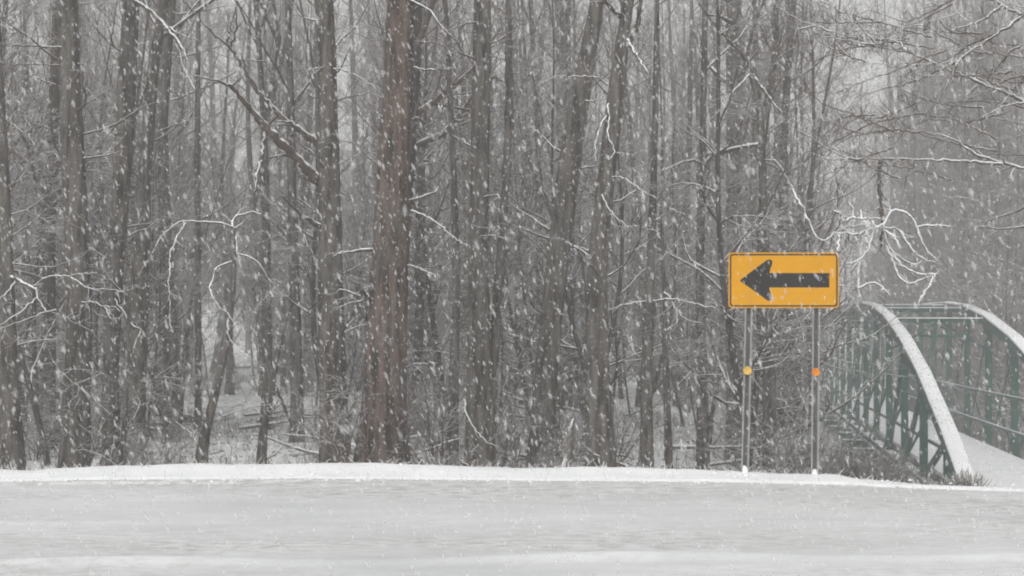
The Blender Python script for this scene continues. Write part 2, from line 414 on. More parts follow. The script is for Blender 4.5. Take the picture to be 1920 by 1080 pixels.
for side in (0, 1):
    top = [bl(nodeY[n], side, TH[n]) for n in range(NP + 1)]
    tc = strip(top, 0.40, 0.30, 'top_chord', M['green'], br)
    # snow lying on the chord, a little uneven
    sp = []
    for n in range(NP):
        for k in range(5):
            f = k / 5; sp.append(top[n] * (1 - f) + top[n + 1] * f)
    sp.append(top[-1])
    sn = strip(sp, 0.385, 0.07, 'snow_cap', M['snow'], tc, 0.183, True)
    rv = Mesh()
    for n in range(1, NP - 2):
        t = top[n + 1] - top[n]; t /= np.linalg.norm(t); nn = np.cross(acr, t); nn *= np.sign(nn[2])
        for k in range(8):
            c = top[n] + (top[n + 1] - top[n]) * (k + .5) / 8 + nn * 0.212
            for a in (-.12, .12):
                q = c + acr * a; rv.beam(q - nn * .02, q + nn * .012, .035, .035, up=t)
    if side == 0: r_ = rv.build('rivet_rows', M['green'], tc); r_['kind'] = 'stuff'
    lc = Mesh(); lc.ibeam(bl(nodeY[0], side), bl(nodeY[-1], side), 0.30, 0.32, (0, 0, 1), 0.03); lco = lc.build('lower_chord', M['green'], br)
    sl = Mesh(); sl.beam(bl(nodeY[0] + 1, side, 0.175), bl(nodeY[-1], side, 0.175), 0.26, 0.035); sl.build('snow_cap', M['snow'], lco)
    for n in range(1, NP):
        v = Mesh(); v.ibeam(bl(nodeY[n], side, 0.16), bl(nodeY[n], side, TH[n] - 0.13), 0.21, 0.20, tuple(axis), 0.035); v.build('vertical_post', M['green'], br)
    for n in range(1, NP - 1):
        hi_, lo_ = (n, n + 1) if n < NP / 2 else (n + 1, n)
        d = Mesh(); a = bl(nodeY[lo_], side, 0.15); b = bl(nodeY[hi_], side, TH[hi_] - 0.12)
        d.beam(a + acr * .05, b + acr * .05, 0.03, 0.15, tuple(acr + np.array([0, 0, .01]))) if False else (d.ibeam(a, b, 0.14, 0.13, tuple(acr), 0.03) if (n < 4 or n > NP - 5) and side == 0 else d.beam(a, b, 0.05, 0.05, tuple(acr)))
        d.build('diagonal', M['green'], br)
    for n in range(1, NP):
        for zz in (0.12, TH[n] - .30):
            c_ = bl(nodeY[n], side, zz) - acr * .115 * (1 if side == 0 else 1)
            gp = Mesh(); gp.beam(c_ - axis * .30, c_ + axis * .30, .02, .36); gp.build('gusset_plate', M['green'], br)
    rh = [1.10 * S] if side == 0 else [1.15, 2.02 * S]
    for z in rh:
        ra = Mesh(); ra.beam(bl(nodeY[1], side, z) + acr * .12 * (1 if side == 0 else -1), bl(nodeY[-2], side, z) + acr * .12 * (1 if side == 0 else -1), .05, .10)
        ro = ra.build('rail', M['green'], br)
        s2 = Mesh(); s2.beam(bl(nodeY[1], side, z + .062) + acr * .12 * (1 if side == 0 else -1), bl(nodeY[-2], side, z + .062) + acr * .12 * (1 if side == 0 else -1), .05, .026)
        s2.build('snow_cap', M['snow'], ro)
for n in range(0, NP + 1):     # floor beams run out past the trusses and carry sloping outriggers
    fb = Mesh(); ex = 1.0 if 0 < n < NP else 0.1
    a = bl(nodeY[n], 0, -0.34) - acr * ex; b = bl(nodeY[n], 1, -0.34) + acr * ex
    fb.ibeam(a, b, 0.16, 0.34, (0, 0, 1), 0.025); fo = fb.build('floor_beam', M['green'], br)
    s2 = Mesh(); s2.beam(a, bl(nodeY[n], 0, -0.34) - acr * 0.2, 0.15, 0.04, off=(0, 0.191)); s2.build('snow_cap', M['snow'], fo)
    if 1 < n < NP - 1:
        for side in (0, 1):
            sg = -1 if side == 0 else 1
            o_ = Mesh(); o_.beam(bl(nodeY[n], side, -0.15) + acr * sg * .95, bl(nodeY[n], side, min(TH[n] * .55, 2.6)), .07, .09, tuple(axis)); o_.build('outrigger', M['green'], br)
for n in range(4, NP - 3):
    a, b = bl(nodeY[n], 0, TH[n] - .02), bl(nodeY[n], 1, TH[n] - .02)
    st = Mesh(); st.ibeam(a, b, .14, .16, (0, 0, 1), .025); so = st.build('overhead_strut', M['green'], br)
    s2 = Mesh(); s2.beam(a + acr * .22, b - acr * .22, .13, .035, off=(0, .10)); s2.build('snow_cap', M['snow'], so)
    if n % 2 == 0:
        l = Mesh(); l.beam(a + acr * .9 - np.array([0, 0, .55]), b - acr * .9 - np.array([0, 0, .55]), .08, .09)
        l.beam(a + acr * .1 - np.array([0, 0, 1.0]), a + acr * .95 - np.array([0, 0, .5]), .07, .08); l.beam(b - acr * .1 - np.array([0, 0, 1.0]), b - acr * .95 - np.array([0, 0, .5]), .07, .08)
        l.beam(a + acr * .9 - np.array([0, 0, .55]), a + acr * 1.6 - np.array([0, 0, .05]), .05, .06); l.beam(b - acr * .9 - np.array([0, 0, .55]), b - acr * 1.6 - np.array([0, 0, .05]), .05, .06)
        l.build('sway_brace', M['green'], br)
dk = Mesh(); ctr0, ctr1 = (bl(nodeY[0] - .4, 0) + bl(nodeY[0] - .4, 1)) / 2, (bl(nodeY[-1] + .4, 0) + bl(nodeY[-1] + .4, 1)) / 2
up_ = np.array([0, 0, DECKZ - CHZ])
dk.beam(ctr0 + up_ - np.array([0, 0, .16]), ctr1 + up_ - np.array([0, 0, .16]), (BW - .42) * .98, .22); dko = dk.build('deck', M['concrete'], br)
ds = Mesh(); ds.beam(ctr0 + up_, ctr1 + up_, (BW - .44) * .98, .09); ds.build('deck_snow', M['snow'], dko)
for Ya, nm in ((nodeY[0] - 1.3, 0), (nodeY[-1] + 1.3, 1)):
    ab = Mesh()
    c = (bl(Ya, 0) + bl(Ya, 1)) / 2
    for k in range(4):
        ab.beam(c + acr * -(BW / 2 + .9 + .05 * k) + np.array([0, 0, -.75 - k * .62]), c + acr * (BW / 2 + .9 + .05 * k) + np.array([0, 0, -.75 - k * .62]), 2.4 + .12 * k, .60)
    ab.build('abutment', M['concrete'], br)
# snow-covered slope from the road down to the bridge, and the road going on behind it
def strip_road(name, pts, w, mat):
    V, Q = [], []
    for i, p in enumerate(pts):
        for a in np.linspace(w[0], w[1], 7): V.append(p + acr * a)
    for i in range(len(pts) - 1):
        for j in range(6): Q.append((i * 7 + j, i * 7 + j + 1, i * 7 + 8 + j, i * 7 + 7 + j))
    o = obj(name, mesh_np(name, V, np.array(Q)), mat); o['kind'] = 'structure'; return o
pa = []
for t in np.linspace(0, 1, 16):
    Y = 12.3 + (nodeY[0] - .3 - 12.3) * t; c = (bl(Y, 0) + bl(Y, 1)) / 2
    c[2] = -0.28 + (DECKZ + .03 + .28) * (t ** .9); pa.append(c)
strip_road('approach_road', pa, (-1.75, 11), M['snow'])
pa = []
for t in np.linspace(0, 1, 16):
    Y = nodeY[-1] + .3 + 14 * t; c = (bl(Y, 0) + bl(Y, 1)) / 2
    c[2] = DECKZ + .03 + 1.2 * t ** 1.6; pa.append(c)
strip_road('far_road', pa, (-1.75, 1.75), M['snow'])

# ------------------------------------------------------------------ arrow sign
SD = 12.9
sg = thing('arrow_sign', 'yellow rectangular sign with black left-pointing arrow on two steel posts', 'road sign', loc=(0, 0, 0))
def rrect(cx, cz, w, h, r, n=6):
    o = []
    for ax, az, a0 in ((1, 1, 0), (-1, 1, 90), (-1, -1, 180), (1, -1, 270)):
        for k in range(n + 1):
            a = math.radians(a0 + 90 * k / n); o.append((cx + ax * (w / 2 - r) + r * math.cos(a), cz + az * (h / 2 - r) + r * math.sin(a)))
    return o
px = SD / F
c = pix(1469.5, 525.5, SD); W_, H_ = 207 * px, 104 * px
p = Mesh(); p.prism(rrect(c[0], c[2], W_, H_, 7 * px), SD, SD + .004)
panel = p.build('panel', M['yellow'], sg)
bd = Mesh(); o_, i_ = rrect(c[0], c[2], W_ - 5.0 * px, H_ - 5.2 * px, 5 * px), rrect(c[0], c[2], W_ - 10.4 * px, H_ - 10.6 * px, 4 * px)
n = len(o_)
V = [(x, SD - .0015, z) for x, z in o_] + [(x, SD - .0015, z) for x, z in i_] + [(x, SD + .001, z) for x, z in o_] + [(x, SD + .001, z) for x, z in i_]
bd.add(V, [f for k in range(n) for f in ((k, (k + 1) % n, n + (k + 1) % n, n + k), (2 * n + k, 2 * n + (k + 1) % n, (k + 1) % n, k), (n + k, n + (k + 1) % n, 3 * n + (k + 1) % n, 3 * n + k))])
bd.build('border_line', M['black'], panel)
def a6(x, y): q = pix(1340 + x / 6, 440 + y / 6, SD); return (q[0], q[2])
arrow = [a6(*q) for q in [(280, 515), (400, 425), (500, 350), (585, 287), (605, 280), (625, 280), (642, 290), (650, 305), (645, 335), (625, 385), (617, 432), (1290, 432), (1290, 594), (617, 594), (622, 640), (643, 690), (643, 720), (632, 738), (612, 744), (590, 738), (500, 670), (400, 600)]]
ar = Mesh(); ar.prism(arrow, SD - .0018, SD + .001); ar.build('arrow', M['black'], panel)
def post(xt, yt, xb, yb, zt_px, refl_y, mat):
    # hat-section channel: two flanges, two sides and a web
    bot = pix(xb, yb, SD); topp = pix(xt, yt, SD); d = (topp - bot) / (topp[2] - bot[2])
    top_ = bot + d * (EYE + (HZ - zt_px) * px - bot[2]); b0 = bot - d * .5
    po = Mesh(); web = Mesh()
    for (x0, x1, y0, y1) in ((-.043, -.026, .006, .010), (.026, .043, .006, .010), (-.028, -.024, .008, .042), (.024, .028, .008, .042), (-.024, .024, .038, .042)):
        V = []
        for e in (b0, top_):
            for (x, y) in ((x0, y0), (x1, y0), (x1, y1), (x0, y1)): V.append(e + np.array([x, y, 0]))
        (web if x0 == -.024 and y0 == .038 else po).add(V, [(0, 1, 2, 3), (4, 5, 6, 7), (0, 1, 5, 4), (1, 2, 6, 5), (2, 3, 7, 6), (3, 0, 4, 7)])
    o = po.build('post', M['steel'], sg); web.build('channel_web', M['steel_shaded'], o)
    hl = Mesh(); z = b0[2] + .6
    while z < top_[2] - .05:
        e = b0 + d * (z - b0[2])
        ring = [(e[0] + .006 * math.cos(a), e[1] + .0365, e[2] + .006 * math.sin(a)) for a in np.linspace(0, 2 * math.pi, 7)[:-1]]
        hl.add(ring + [(x, y + .003, zz) for x, y, zz in ring], [(0, 1, 2, 3, 4, 5)] + [(k, (k + 1) % 6, (k + 1) % 6 + 6, k + 6) for k in range(6)]); z += .05
    h = hl.build('bolt_holes', M['black'], o); h['kind'] = 'stuff'
    # round reflector
    e = bot + d * (EYE + (HZ - refl_y) * px - bot[2])
    rf = Mesh(); m = 20; R_ = 8.0 * px
    rings = [(R_, .006), (R_, -.004), (R_ * .9, -.008), (R_ * .84, -.005), (0.001, -.009)]
    V = [(e[0] + r_ * math.cos(2 * math.pi * k / m), e[1] + y - .002, e[2] + r_ * math.sin(2 * math.pi * k / m)) for r_, y in rings for k in range(m)]
    rf.add(V, [tuple(range(m))] + [(j * m + k, j * m + (k + 1) % m, (j + 1) * m + (k + 1) % m, (j + 1) * m + k) for j in range(len(rings) - 1) for k in range(m)])
    rf.build('reflector', mat, o, smooth=True)
    # bolts through the panel
    for zy in (492, 560):
        f = bot + d * (EYE + (HZ - zy) * px - bot[2]); bo = Mesh()
        bo.add([(f[0] + .009 * math.cos(a), SD - .004 + y, f[2] + .009 * math.sin(a)) for y in (0, .005) for a in np.linspace(0, 2 * math.pi, 7)[:-1]],
               [(0, 1, 2, 3, 4, 5)] + [(k, (k + 1) % 6, (k + 1) % 6 + 6, k + 6) for k in range(6)])
        bo.build('bolt', M['edge'], o)
    # snow caught in the channel and heaped at the foot
    for zy, s_ in ((yb + 3, .7),):
        f = bot + d * (EYE + (HZ - zy) * px - bot[2])
        lump('snow_clump', f + np.array([0, .018, .0]), (.019 if s_ < .5 else .04, .018 if s_ < .5 else .045, .09 * s_ + .03), M['snow'], o)
def lump(name, c, r3, mat, parent, seed=None, n=8, m=10):
    r = np.random.default_rng(int(abs(c[0] * 977 + c[2] * 131)) if seed is None else seed)
    V, Fc = [], []
    for i in range(n + 1):
        ph = math.pi * i / n
        for j in range(m):
            a = 2 * math.pi * j / m; k = 1 + r.normal(0, .10) if 0 < i < n else 1
            V.append((c[0] + r3[0] * math.sin(ph) * math.cos(a) * k, c[1] + r3[1] * math.sin(ph) * math.sin(a) * k, c[2] + r3[2] * math.cos(ph) * k))
    for i in range(n):
        for j in range(m): Fc.append((i * m + j, i * m + (j + 1) % m, (i + 1) * m + (j + 1) % m, (i + 1) * m + j))
    b = Mesh(); b.add(V, Fc); return b.build(name, mat, parent, smooth=True)
post(1404, 590, 1397, 886, 484, 695, M['refl_y'])
post(1531, 590, 1528, 893, 484, 697.5, M['refl_o'])

# ------------------------------------------------------------------ trees traced along the edge of the wood
def interp_path(pts, K):
    pts = np.asarray(pts, float); seg = np.r_[0, np.cumsum(np.linalg.norm(np.diff(pts[:, :3], axis=0), axis=1))]
    s = np.linspace(0, seg[-1], K)
    out = np.stack([np.interp(s, seg, pts[:, i]) for i in range(pts.shape[1])], 1)
    for _ in range(2): out[1:-1] = (out[:-2] + 2 * out[1:-1] + out[2:]) / 4
    return out
def traced(poly, D, dslope=0.0):
    """pixel polyline (x, y, w) at depth D -> (x, y, z, r); dslope: metres of depth gained along it"""
    out = []; n = len(poly)
    for i, (x, y, w) in enumerate(poly):
        d = D + dslope * i / max(1, n - 1); q = pix(x, y, d); out.append((q[0], q[1], q[2], w * d / F / 2))
    return out
def trunk_mesh(path, sides, seed, rough=.05):
    r = np.random.default_rng(seed)
    V, Q = tubes(path[None, :, :3], path[None, :, 3], sides)
    K = len(path); P = path[:, None, :3]; Vr = V.reshape(K, sides, 3) - P
    th = np.arange(sides) * 2 * math.pi / sides; z = path[:, 2]
    nz = 0
    for k in range(14):
        f = r.integers(1, 8); nz = nz + np.sin(f * th[None, :] + r.uniform(-1.2, 1.2) * z[:, None] * r.uniform(.5, 3) + r.uniform(0, 6.28)) / 4
    fl = np.exp(-np.maximum(z - z[0], 0) / .35)[:, None]
    root = 1 + .28 * fl * (np.sin(5 * th + r.uniform(0, 6)) * .5 + .3)[None, :]
    V = (P + Vr * ((1 + rough * nz + rough * .5 * r.normal(size=nz.shape)) * root)[:, :, None]).reshape(-1, 3)
    return V, Q
def wood_tree(name, label, poly, D, branches=(), mat='bark', group=None, height=15.0, twigs=8, seed=0, limbs=9, low=0, bmat='twig', rmul=1.0, dslope=0.0):
    r = np.random.default_rng(1000 + seed)
    tr = traced(poly, D, dslope)
    p0 = np.array(tr[0]); zg = gf(p0[0], p0[1])
    if p0[2] > zg - .1: tr.insert(0, (p0[0] - .02, p0[1], zg - .15, p0[3] * 1.12))
    else: tr[0] = (p0[0], p0[1], min(p0[2], zg - .1), p0[3])
    a, b = np.array(tr[-2]), np.array(tr[-1]); zt = b[2]
    if zt < height - 1 and height > 0:          # the trunk goes on above the frame
        d = (b - a)[:3]; d /= np.linalg.norm(d); d = d * np.array([.5, .5, 1]); d /= d[2]
        for f in (.35, .7, 1.0):
            h = (height - zt) * f; q = b[:3] + d * h + np.append(r.normal(0, .12, 2), 0) * h * .5
            tr.append((q[0], q[1], q[2], b[3] * (1 - .8 * f)))
    path = interp_path(tr, 60 if height > 0 else 28)
    rt = thing(name, label, 'tree', group, loc=(p0[0], p0[1], zg))
    off = np.array([p0[0], p0[1], zg])
    path[:, :3] -= off; path[:, 3] *= rmul * (.9 if path[0, 3] > .15 else 1)
    sides = 18 if path[0, 3] > .06 else 9
    V, Q = trunk_mesh(path, sides, seed + 7)
    obj('trunk', mesh_np('trunk', V, Q), M[mat], rt)
    P, R = path[None, :, :3], path[None, :, 3]
    parts = []
    if height > 0 and limbs:
        tl = (6.0 - zg - 0) / (height - zg)
        l1, r1 = grow(r, P, R, limbs, min(tl, .6), .97, 4.2, 52, 8, .10, .13, rr=.42)
        l2, r2 = grow(r, l1, r1, limbs * 5, .25, 1, 1.7, 45, 6, .08, .18, rr=.55)
        l3, r3 = grow(r, l2, r2, limbs * 16, .2, 1, .75, 42, 4, .05, .22, rr=.6, rmin=.003)
        parts += [tubes(l1, r1, 7), tubes(l2, r2, 5), tubes(l3, r3, 3)]
    if twigs:                                    # thin dead twigs low on the trunk
        t1 = min(.95, (6.5 - zg) / (max(height, zt) - zg))
        l1, r1 = grow(r, P, R, twigs, .12, t1, 1.1, 68, 7, .03, .20, rr=.14, rmin=.006, fade=.2)
        l2, r2 = grow(r, l1, r1, twigs * 4, .25, 1, .55, 45, 5, .0, .25, rr=.6, rmin=.004)
        l3, r3 = grow(r, l2, r2, twigs * 9, .2, 1, .3, 45, 4, .0, .25, rr=.7, rmin=.003)
        parts += [tubes(l1, r1, 6), tubes(l2, r2, 5), tubes(l3, r3, 4)]
    if parts:
        V, Q = join(parts); obj('crown', mesh_np('crown', V, Q), M[bmat], rt)
    for i, bspec in enumerate(branches):
        pl, ds = bspec[0], bspec[1]
        st = bspec[2] if len(bspec) > 2 else bmat
        add_branch('branch', pl, D, ds, rt, off, M[st], r, bspec[3] if len(bspec) > 3 else 6)
    return rt
def add_branch(name, pl, D, ds, parent, off, mat, r, nt=6, tl=.32):
    q = np.array(traced(pl, D, ds)); q[:, :3] -= off
    if mat is M['twig_white'] and name == 'branch': q[:, 3] *= .66
    seglen = np.linalg.norm(np.diff(q[:, :3], axis=0), axis=1).sum()
    K = max(10, int(seglen / .05)); p_ = interp_path(q, min(K, 60))
    p_[1:, :3] += r.normal(0, .007, p_[1:, :3].shape); p_[:, 3] *= r.uniform(.8, 1.2, len(p_)) * np.linspace(1.1, .7, len(p_))
    P, R = p_[None, :, :3], np.maximum(p_[None, :, 3], .004)
    parts = [tubes(P, R, 8)]
    if nt:
        l2, r2 = grow(r, P, R, nt, .15, 1, tl, 48, 6, .0, .22, rr=.55, rmin=.0035, fade=.3)
        l3, r3 = grow(r, l2, r2, nt * 2, .2, 1, tl * .5, 45, 4, .0, .25, rr=.7, rmin=.003)
        parts += [tubes(l2, r2, 5), tubes(l3, r3, 4)]
    V, Q = join(parts); return obj(name, mesh_np(name, V, Q), mat, parent)

def W(pts, w0, w1):
    n = len(pts); return [(x, y, w0 + (w1 - w0) * i / max(1, n - 1)) for i, (x, y) in enumerate(pts)]
TW = 'twig_white'
wood_tree('bare_tree', 'dark leaning tree with snow-laden side branch at the edge of the wood', [(22,888,60),(18,780,44),(14,640,34),(12,500,28),(8,350,22),(0,180,18),(-10,0,15)], 15.0, [
    (W([(10,516),(35,524),(50,534),(66,541)], 11, 8), -.3, TW, 3),
    (W([(62,541),(88,519),(108,517),(130,518),(155,513),(185,511)], 7, 3), -.5, TW, 4),
    (W([(130,518),(148,528),(168,544),(200,542),(235,548),(262,533)], 5, 2.5), -.6, TW, 5),
    (W([(67,538),(71,560),(85,584)], 7, 4), -.2, TW, 1),
    (W([(71,558),(45,580),(20,597),(0,610)], 6, 3), -.5, TW, 2),
    (W([(105,581),(85,585),(60,596),(-8,619)], 5, 3), -.4, TW, 2),
    (W([(32,523),(15,545),(0,562)], 5, 3), -.4, TW, 1),
    (W([(85,584),(110,588),(140,605),(172,622)], 3, 2), .3, TW, 2),
    (W([(80,590),(82,630),(92,660),(105,690),(122,705),(160,735),(205,778)], 4, 2.5), .1, TW, 3)], seed=1)
wood_tree('bare_tree', 'straight dark trunk standing beside the leaning tree with snow-laden branch', [(140,876,62),(142,760,55),(150,600,52),(142,400,48),(133,200,44),(127,0,40)], 15.8, [
    (W([(128,582),(140,568),(175,565),(198,576),(214,573),(226,584)], 5, 3), -.5, TW, 3),
    (W([(196,576),(206,596),(226,598)], 3.5, 3), -.3, TW, 1),
    (W([(215,560),(235,588),(243,608),(268,617),(255,636),(250,662)], 4, 2.5), -.4, TW, 3),
    (W([(140,90),(95,88),(45,86),(-5,84)], 5, 3), -.6, 'twig', 6),
    (W([(130,124),(70,120),(20,122)], 4, 2), -.5, 'twig', 6)], seed=2)
wood_tree('bare_tree', 'slim grey trunk whose arching top limb carries a line of snow', [(208,868,34),(206,700,30),(215,500,32),(232,300,34),(240,100,32),(248,-20,28)], 17.2, [
    ([(246,-2,9),(258,4,8),(275,14,8),(297,35,8),(315,56,8),(332,76,8),(345,97,6),(351,114,4)], -.9, 'twig', 2),
    (W([(318,52),(340,66),(375,76)], 4, 2), -.6, 'twig', 3)], seed=3)
wood_tree('bare_tree', 'thin grey trunk leaning away behind the slim snow-limbed trunk', [(255,842,30),(262,600,30),(270,350,26),(285,140,20),(308,0,17)], 19.0, seed=4)
wood_tree('bare_tree', 'mid-sized grey trunk rising from a snowy clearing beside a fallen log', [(322,800,34),(318,600,30),(308,400,24),(305,230,20),(322,0,18)], 23.0, seed=5, bmat='twig')
wood_tree('bare_tree', 'very thin straight sapling trunk at the back of the clearing', [(372,760,13),(371,500,12),(370,250,11),(372,0,8)], 26.0, seed=6, twigs=5)
wood_tree('crooked_sapling', 'crooked sapling bent over with snow-white hooked twigs at its top', [(376,858,24),(384,815,18),(392,780,16),(405,735,15),(420,660,13),(434,565,12),(440,480,10),(437,428,9)], 15.3, [
    (W([(437,426),(415,418),(375,416),(345,412),(322,424),(302,444),(288,472),(263,512)], 7, 2.5), -.5, TW, 4),
    (W([(350,415),(334,440),(320,475),(317,520),(318,580),(320,622)], 5, 2), -.7, TW, 4),
    (W([(437,427),(433,415),(446,402),(468,397),(490,402)], 6, 7), .2, TW, 2),
    (W([(438,428),(447,424),(470,402)], 5, 3), .2, TW, 0),
    (W([(439,432),(444,462),(446,480),(458,520)], 5, 2.5), -.2, TW, 3),
    (W([(441,478),(465,476),(482,490),(505,525),(530,555)], 5, 2.5), -.2, TW, 4),
    (W([(438,490),(405,500),(398,525),(393,545),(405,570),(425,586),(437,600)], 6, 3), -.5, TW, 3),
    (W([(428,585),(427,612),(427,630),(445,655),(468,670)], 4, 2), -.4, TW, 2)], height=0, seed=7, twigs=6, limbs=0)
wood_tree('sapling', 'slender dark sapling standing in snow at the bank crest', [(229,875,13),(235,780,10),(237,700,9),(240,640,8),(243,560,6),(247,470,4)], 15.0, height=0, seed=8, twigs=10, limbs=0)
wood_tree('forked_sapling', 'thin dark sapling forking into a Y above the snowy hollow', [(490,860,20),(494,800,15),(505,755,12),(513,718,11),(505,680,9),(492,640,8),(480,590,6),(474,540,4)], 16.5, [
    (W([(512,716),(520,670),(534,615),(545,570)], 9, 4), .3, 'twig', 5),
    (W([(514,722),(528,750),(540,780),(548,800)], 8, 6), .1, 'twig', 1),
    (W([(497,780),(491,740),(492,700)], 5, 4), .2, 'twig', 2)], height=0, seed=9, twigs=4, limbs=0)
wood_tree('multi_stem_tree', 'distant tree splitting into several upright stems above the clearing', [(500,760,22),(500,500,18),(497,320,16),(493,200,13),(480,0,10)], 27.0, [
    (W([(496,260),(510,150),(525,75),(512,0)], 10, 7), .3, 'bark_far', 4), (W([(522,80),(505,45),(483,-5)], 7, 6), -.2, 'bark_far', 2),
    (W([(497,230),(525,130),(542,50),(550,-5)], 10, 7), .4, 'bark_far', 4), (W([(496,300),(490,330),(478,375),(477,400)], 12, 8), -.4, 'bark_far', 2)], seed=10, twigs=10)
wood_tree('bare_tree', 'medium grey trunk standing on a low snow step behind the forked sapling', [(557,800,28),(556,700,26),(552,560,22),(548,400,20),(545,200,16),(540,0,12)], 23.0, seed=11)
wood_tree('limb_tree', 'dark trunk throwing two long bare limbs up over the clearing', [(628,882,66),(625,760,58),(620,600,54),(618,400,52),(613,250,48),(611,120,42),(607,0,38)], 16.5, [
    ([(606,347,22),(560,300,19),(520,262,17),(480,215,14),(442,172,12),(430,158,9),(400,150,5),(360,140,3)], -1.2, 'twig', 5),
    ([(602,272,16),(565,246,12),(530,222,11),(490,180,10),(465,145,8),(445,110,7),(432,90,6),(410,72,5),(385,50,4),(365,25,3),(345,0,2)], -1.0, 'twig', 5),
    (W([(432,90),(443,55),(444,8)], 4, 3), -1.0, 'twig', 3), (W([(425,82),(434,45),(445,14)], 3, 2), -1.0, 'twig', 2),
    ([(612,432,14),(585,415,10),(560,398,7),(540,380,5),(528,365,3)], -.8, 'twig', 2),
    (W([(496,226),(495,260),(490,300),(481,330),(478,372)], 10, 6), -1.1, 'bark_far', 2),
    (W([(612,126),(640,129),(670,143),(706,166)], 5, 3), -.5, TW, 4), (W([(612,126),(596,126),(568,136)], 5, 3), -.5, TW, 2)], seed=12)
wood_tree('thick_tree', 'thickest trunk of the wood, reddish brown and flared at its base', [(714,888,118),(718,800,98),(724,650,86),(732,450,72),(738,300,66),(748,120,60),(752,0,56)], 15.2, [
    (W([(770,395),(800,405),(830,425),(855,450),(878,461)], 6, 3), -.5, TW, 4),
    (W([(760,495),(790,505),(818,518)], 5, 3), -.4, TW, 3),
    (W([(775,127),(800,130),(850,129)], 5, 3), -.4, 'twig', 5),
    (W([(755,690),(772,684),(800,680),(815,682)], 4, 3), -.4, TW, 3)], mat='bark_red', seed=13)
wood_tree('twin_tree', 'dark straight trunk with a narrower trunk pressed against its side', [(900,882,68),(900,760,56),(898,600,46),(897,400,40),(902,200,38),(905,0,34)], 16.8, [
    ([(918,880,22),(918,780,20),(930,600,19),(945,400,19),(955,200,19),(952,-10,16)], .5, 'bark', 6),
    (W([(870,750),(874,775),(890,805),(912,828),(940,842)], 5, 3), -.9, TW, 3),
    (W([(900,445),(920,440),(955,447)], 4, 3), -.6, TW, 3)], seed=14)
wood_tree('bare_tree', 'slim trunk standing between the thick red trunk and the twin trunks', [(848,878,24),(850,740,20),(856,560,15),(850,300,12),(835,0,9)], 19.0, seed=15, twigs=12)
wood_tree('bare_tree', 'slight pale grey trunk far back in a bright gap', [(1010,800,17),(1012,500,14),(1008,250,12),(1000,100,10),(995,0,8)], 28.0, [
    (W([(1003,135),(985,145),(965,165)], 6, 3), -.4, 'twig_far', 4), (W([(1000,60),(980,40),(958,25)], 6, 3), -.4, 'twig', 4), (W([(1002,60),(1012,28),(1022,8)], 6, 4), -.4, TW, 2)], seed=16)
wood_tree('leaning_tree', 'broad dark trunk leaning strongly as it rises', [(1012,866,50),(1028,650,47),(1047,480,49),(1065,330,47),(1085,200,41),(1110,60,34),(1121,0,30)], 19.0, [
    (W([(1080,187),(1110,190),(1137,186)], 5, 3), -.5, TW, 3)], seed=17)
wood_tree('forked_tree', 'dark trunk forking high up with thin snow-dusted twigs hanging below the fork', [(1128,888,66),(1122,780,57),(1118,650,49),(1120,500,41),(1135,350,37),(1150,220,35),(1163,100,31),(1172,40,24),(1182,-10,20)], 16.0, [
    ([(1160,105,16),(1180,75,13),(1195,50,11),(1202,-5,10)], .4, 'bark', 3),
    (W([(1170,68),(1188,95),(1202,117),(1216,138)], 8, 3), -.6, 'twig', 2),
    (W([(1163,32),(1150,18),(1128,-6)], 9, 6), -.4, 'twig', 2),
    (W([(1138,160),(1120,143),(1080,143),(1040,143),(1014,156)], 5, 3), -.6, TW, 4),
    (W([(1148,190),(1138,196),(1143,222),(1138,250),(1145,266),(1156,285),(1140,300)], 6, 3), -.6, TW, 2),
    (W([(1138,215),(1130,226),(1116,270),(1118,302)], 5, 3), -.6, TW, 2),
    (W([(1156,285),(1170,288),(1194,291)], 4, 2), -.6, TW, 1),
    (W([(1125,352),(1133,375),(1150,405),(1180,426)], 4, 3), -.6, TW, 2),
    (W([(1138,332),(1160,330),(1180,340),(1200,355),(1232,373)], 5, 3), -.7, TW, 4)], seed=18)
wood_tree('bare_tree', 'narrow trunk with a low arching snowy bough near the yellow sign', [(1213,845,27),(1212,740,22),(1215,600,19),(1222,450,15),(1228,250,12),(1232,0,9)], 18.6, [
    (W([(1215,565),(1190,567),(1165,573),(1140,582)], 7, 4), -.6, TW, 3), (W([(1215,565),(1260,560),(1300,568),(1345,578)], 7, 4), -.6, TW, 3),
    (W([(1245,548),(1258,560),(1268,582),(1285,600),(1316,606)], 5, 3), -.6, TW, 3), (W([(1268,582),(1270,605),(1252,618),(1232,624)], 4, 2), -.6, TW, 2),
    (W([(1221,450),(1238,440),(1228,432),(1195,424),(1152,426)], 5, 3), -.6, TW, 3), (W([(1222,420),(1250,400),(1256,380),(1256,350)], 5, 3), -.4, TW, 3),
    (W([(1256,390),(1285,403)], 3, 2), -.4, TW, 1)], seed=19)
wood_tree('sapling', 'short thin stem right beside the narrow trunk near the yellow sign', [(1254,838,15),(1250,740,13),(1248,650,11),(1246,540,8),(1240,420,6)], 18.8, height=0, seed=20, twigs=10, limbs=0)
wood_tree('bare_tree', 'grey trunk behind the arrow sign, ringed by brush', [(1318,820,27),(1316,700,22),(1312,500,17),(1318,250,14),(1322,0,11)], 22.0, [
    (W([(1312,330),(1330,290),(1365,282),(1422,270)], 20, 17), -3.5, TW, 3), (W([(1318,310),(1300,300),(1285,302),(1240,320)], 8, 6), -2.5, TW, 3)], seed=21, twigs=12)
wood_tree('bare_tree', 'tall pale trunk rising straight up behind the arrow sign', [(1378,810,36),(1376,500,32),(1375,150,29),(1374,0,27)], 27.0, [
    ([(1376,45,10),(1350,30,6),(1320,26,4)], -1, 'twig', 5)], seed=22, twigs=12)
